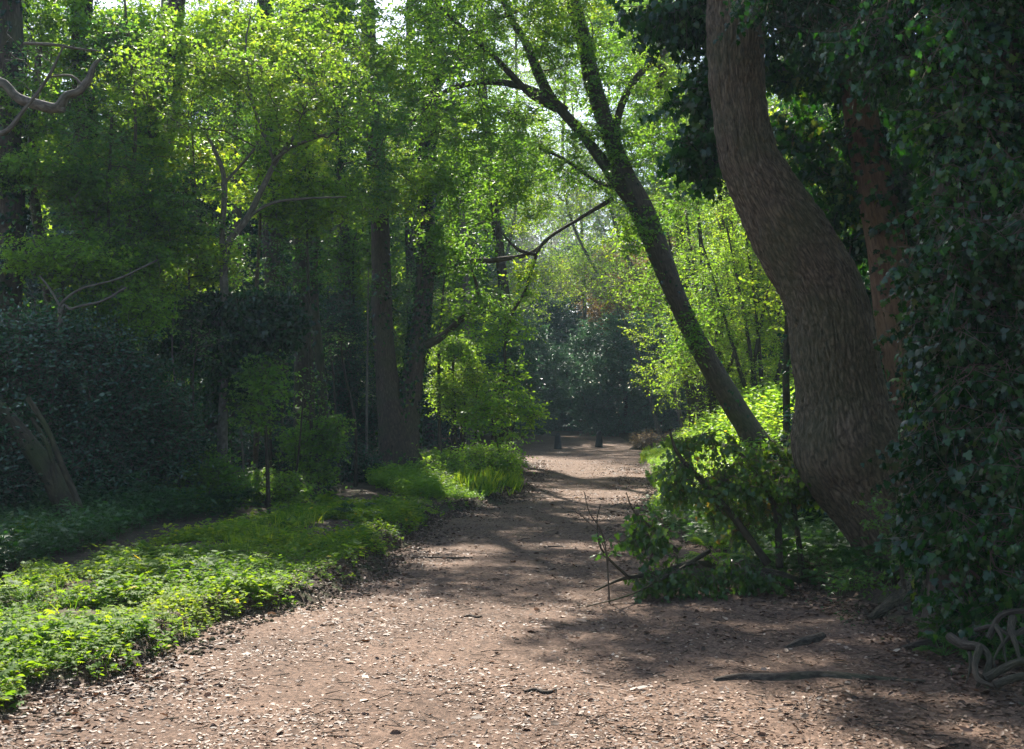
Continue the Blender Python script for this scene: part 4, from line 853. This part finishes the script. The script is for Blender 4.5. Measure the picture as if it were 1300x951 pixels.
# tangled roots bottom right
def root(name, label, lines, seed, group=None, cat='root', bark='root_bark', pn='root'):
    st = [[(np.array(p, float), r) for p, r in l] for l in lines]
    b = st[0][0][0]; t = thing(name, label, cat, (b[0], b[1], gz(b[0], b[1])), group)
    for l in st:
        p, rr = resample([q[0] for q in l], [q[1] for q in l], .02); mb = MB(); tube(mb, p, rr, 14, 0, bark_bump, seed); mb.build(pn, [M[bark]], t)
    return t
def Q(px, py, d, r): return (P(px, py, d), r)
root('tangled_root', 'looping pale exposed roots of the ivy clad tree', [
    [Q(1205,808,7.0,0.0216), Q(1222,818,6.9,0.0245), Q(1245,822,6.8,0.0230), Q(1256,838,6.7,0.0202), Q(1250,858,6.6,0.0187), Q(1240,872,6.6,0.0144)],
    [Q(1245,822,6.8,0.0158), Q(1238,842,6.6,0.0173), Q(1242,862,6.5,0.0173), Q(1262,872,6.4,0.0144)],
    [Q(1265,795,7.0,0.0086), Q(1272,810,6.8,0.0101), Q(1275,828,6.7,0.0101), Q(1280,850,6.6,0.0086)],
    [Q(1286,784,7.0,0.0158), Q(1284,800,6.9,0.0173), Q(1290,820,6.7,0.0144), Q(1296,845,6.6,0.0115)],
    [Q(1250,862,6.5,0.0187), Q(1275,848,6.5,0.0187), Q(1295,840,6.5,0.0202), Q(1325,838,6.5,0.0216)],
    [Q(1262,870,6.4,0.0158), Q(1282,862,6.4,0.0173), Q(1310,856,6.4,0.0187)],
    [Q(1255,810,7.1,0.0130), Q(1270,782,7.1,0.0144), Q(1295,776,7.1,0.0158), Q(1330,780,7.2,0.0144)],
    [Q(1225,812,7.1,.010), Q(1232,835,6.8,.012), Q(1228,862,6.6,.010), Q(1215,880,6.5,.006)], [Q(1300,800,7.0,.012), Q(1278,812,6.8,.012), Q(1262,838,6.6,.010), Q(1270,868,6.5,.007)], [Q(1238,800,7.2,.008), Q(1262,796,7.1,.010), Q(1288,812,6.9,.010), Q(1310,830,6.7,.009)]], 221)
def ground_line(pts, r, lift=.2):
    o = []
    for (px, d), rr in zip(pts, r):
        x = (px-650)/FPX*d; o.append((np.array([x, d, float(surf_z(np.array([x]), np.array([d]))[0])+rr*lift]), rr))
    return o
root('surface_root', 'thick mossy root humped across the bare soil in front', [ground_line([(905, 7.0), (935, 7.05), (985, 7.02), (1040, 7.08), (1100, 7.0), (1170, 6.9)], [.02, .045, .06, .05, .05, .02], -.5)], 222, bark='root_bark')
root('surface_root', 'short stub of root poking from bare soil near the curved trunk', [ground_line([(995, 7.95), (1012, 8.05), (1030, 8.2), (1040, 8.35)], [.02, .045, .05, .03], -.25)], 223, bark='root_bark')
root('surface_root', 'low root spreading from the curved trunk toward the ivy', [ground_line([(1165, 10.6), (1150, 10.0), (1130, 9.4), (1100, 9.0)], [.12, .09, .06, .02], .3)], 224, bark='old_bark')
root('surface_root', 'flared buttress root at the foot of the ivy clad tree', [ground_line([(1215, 8.2), (1180, 8.0), (1155, 7.9), (1140, 7.85)], [.16, .09, .05, .02], -.4)], 225, bark='brown_bark')
sticks = [(590,592,9.2,.007,.0,'stick','short dark stick lying on the sunlit middle of the path'), (690,745,14.3,.008,.02,'stick','brown bark chunk on the shaded stripe of the path'),
          (520,715,13.0,.008,.01,'stick','long thin pale stick along the left path edge'), (665,660,6.72,.008,.0,'stick','dark stick at the bottom middle of the path'),
          (430,470,10.3,.006,.0,'stick','thin twig lying below the soil edge of the left bank')]
wd = [22, 40, 80, 40, 40]
for i, (pxa, _, d, rad, lf, nm_, lab) in enumerate(sticks):
    m = wd[i]
    root('fallen_stick', lab, [ground_line([(pxa, d), (pxa+m*.35, d+.04), (pxa+m*.7, d-.03), (pxa+m, d+.05)], [rad*.7, rad, rad, rad*.4], .9)], 230+i, 'fallen sticks on the path', 'stick', 'root_bark', 'stick')
# parsley plants one can tell from the cover
def fern_plant(x, y, h, n, label, seed, leaf='weed_leaf', group=None, cat='plant'):
    r = np.random.default_rng(seed); z = float(surf_z(np.array([x]), np.array([y]))[0])
    t = thing('cow_parsley', label, cat, (x, y, z), group)
    mb = MB(); a = np.arange(n)*2.4+r.uniform(0, 6); el = r.uniform(.35, 1.1, n); L = h*r.uniform(.7, 1.1, n)
    d = np.stack([np.cos(a)*np.cos(el), np.sin(a)*np.cos(el), np.sin(el)], -1); b = np.array([x, y, z])+np.zeros((n, 3))
    p1 = b+d*L[:, None]*.55; p2 = p1+(d+[0, 0, -.25])*L[:, None]*.25; p3 = p2+(d+[0, 0, -.7])*L[:, None]*.25
    sm = MB(); prisms(sm, b, p1, np.full(n, .004), np.full(n, .003), 4, 0); prisms(sm, p1, p2, np.full(n, .003), np.full(n, .002), 4, 0); prisms(sm, p2, p3, np.full(n, .002), np.full(n, .001), 3, 0)
    sm.build('stem', [M[leaf]], t)
    for q0, q1, k, s in ((p1, p2, 4, .5), (p2, p3, 5, .42)):
        tt = np.tile(np.linspace(.0, 1, k), n); dd = np.repeat(q1-q0, k, 0); q = np.repeat(q0, k, 0)+dd*tt[:, None]
        for sg in (-1, 1):
            sd = np.cross(nrm(dd), [0, 0, 1.])*sg; leaves(mb, q, np.repeat(L, k)*s*(1-.5*tt)*r.uniform(.8, 1.1, len(q)), 'pinn', nrm(sd+nrm(dd)*.8+r.normal(0, .12, q.shape)), np.array([0, 0, 1.])+r.normal(0, .2, q.shape), r, 0, r.random(len(q))*.8)
    mb.build('foliage', [M[leaf]], t)
ferns = [(-4.9,15.9,.5,11,'tall feathery parsley plant beside the bare trail, shaded','shade_leaf'), (-4.1,17.2,.55,12,'large feathery parsley plant under the ivy stump','shade_leaf'), (-3.0,18.2,.45,10,'feathery plant at the far end of the bare trail','weed_leaf'),
         (-5.9,14.4,.45,10,'feathery plant at the foot of the leaning stems','shade_leaf'), (-2.35,13.0,.32,9,'yellow green parsley at the far tip of the sunlit bank','weed_leaf'), (-2.0,15.2,.38,9,'parsley clump in the shade past the sunlit bank','shade_leaf'),
         (-3.4,11.3,.30,9,'parsley plant standing up mid sunlit bank','weed_leaf'), (-3.75,9.2,.28,9,'parsley plant among dark leaves of the sunlit bank','weed_leaf'), (3.15,10.7,.42,12,'feathery parsley at the front of the shaded clump by the curved trunk','mid_leaf'),
         (2.6,11.6,.5,12,'feathery parsley between the fallen bough and curved trunk','mid_leaf'), (3.05,7.35,.26,12,'low fern like parsley clump beside the tangled roots','mid_leaf'), (2.75,7.6,.22,10,'small parsley clump left of the one by the roots','mid_leaf'), (3.3,7.75,.26,11,'parsley clump at the foot of the ivy clad tree','mid_leaf'),
         (2.98,8.0,.30,11,'parsley clump leaning on the bare base of the ivy clad tree','mid_leaf'), (2.2,12.4,.5,11,'feathery parsley behind the fallen bough','bright_leaf')]
for i, f in enumerate(ferns): fern_plant(f[0], f[1], f[2], f[3], f[4], 260+i, f[5], 'cow parsley plants on the woodland floor')
# ------------------------------------------------------------------ air
if HAZE > 0:
    mb = MB(); x0, x1, y0, y1, z0, z1 = -245, 245, -85, 345, -1.8, 37
    V = [(x, y, z) for z in (z0, z1) for y in (y0, y1) for x in (x0, x1)]
    mb.add(V, [np.array([[0,2,3,1],[4,5,7,6],[0,1,5,4],[2,6,7,3],[0,4,6,2],[1,3,7,5]])])
    m, nt, out = nmat('air'); v = nt.nodes.new('ShaderNodeVolumePrincipled')
    v.inputs['Density'].default_value = HAZE; v.inputs['Color'].default_value = (.55, .74, .92, 1); v.inputs['Anisotropy'].default_value = .1
    nt.links.new(v.outputs[0], out.inputs['Volume'])
    o = mb.build('haze', [m], smooth=False); tag(o, kind='stuff')
# ------------------------------------------------------------------ light
SUN_AZ, SUN_EL = radians(-14), radians(43)      # azimuth from +Y, negative = to the left
to = np.array([sin(SUN_AZ)*cos(SUN_EL), cos(SUN_AZ)*cos(SUN_EL), sin(SUN_EL)])
sd = bpy.data.lights.new('sun', 'SUN'); sd.energy = 5.0; sd.angle = radians(.55); sd.color = (1, .93, .82)
so = bpy.data.objects.new('sun', sd); COL.objects.link(so); so.location = (0, 0, 40)
from mathutils import Vector
so.rotation_euler = Vector(-to).to_track_quat('-Z', 'Y').to_euler()
w = bpy.data.worlds.new('World'); SC.world = w; w.use_nodes = True; nt = w.node_tree
bg = nt.nodes['Background']; sky = nt.nodes.new('ShaderNodeTexSky'); sky.sky_type = 'NISHITA'; sky.sun_disc = False
sky.sun_elevation = SUN_EL; sky.sun_rotation = SUN_AZ; sky.altitude = 50; sky.air_density = 1; sky.dust_density = 1.2
nt.links.new(sky.outputs[0], bg.inputs[0]); bg.inputs[1].default_value = .095
SC.view_settings.view_transform = 'Standard'; SC.view_settings.look = 'None'; SC.view_settings.exposure = EXPO; SC.view_settings.gamma = 1
SC.view_settings.use_curve_mapping = False
cy = SC.cycles; cy.use_denoising = DEN; cy.denoising_prefilter = 'NONE'; cy.sample_clamp_direct = 3; cy.max_bounces = 7; cy.diffuse_bounces = 3; cy.glossy_bounces = 2; cy.transmission_bounces = 6; cy.transparent_max_bounces = 4; cy.volume_bounces = 1
cy.sample_clamp_indirect = 6; cy.use_light_tree = False; cy.caustics_reflective = False; cy.caustics_refractive = False
SC.render.use_persistent_data = False
print('polygons', sum(len(m.polygons) for m in bpy.data.meshes), 'objects', len(bpy.data.objects), 'time', round(time.time()-T0, 1))
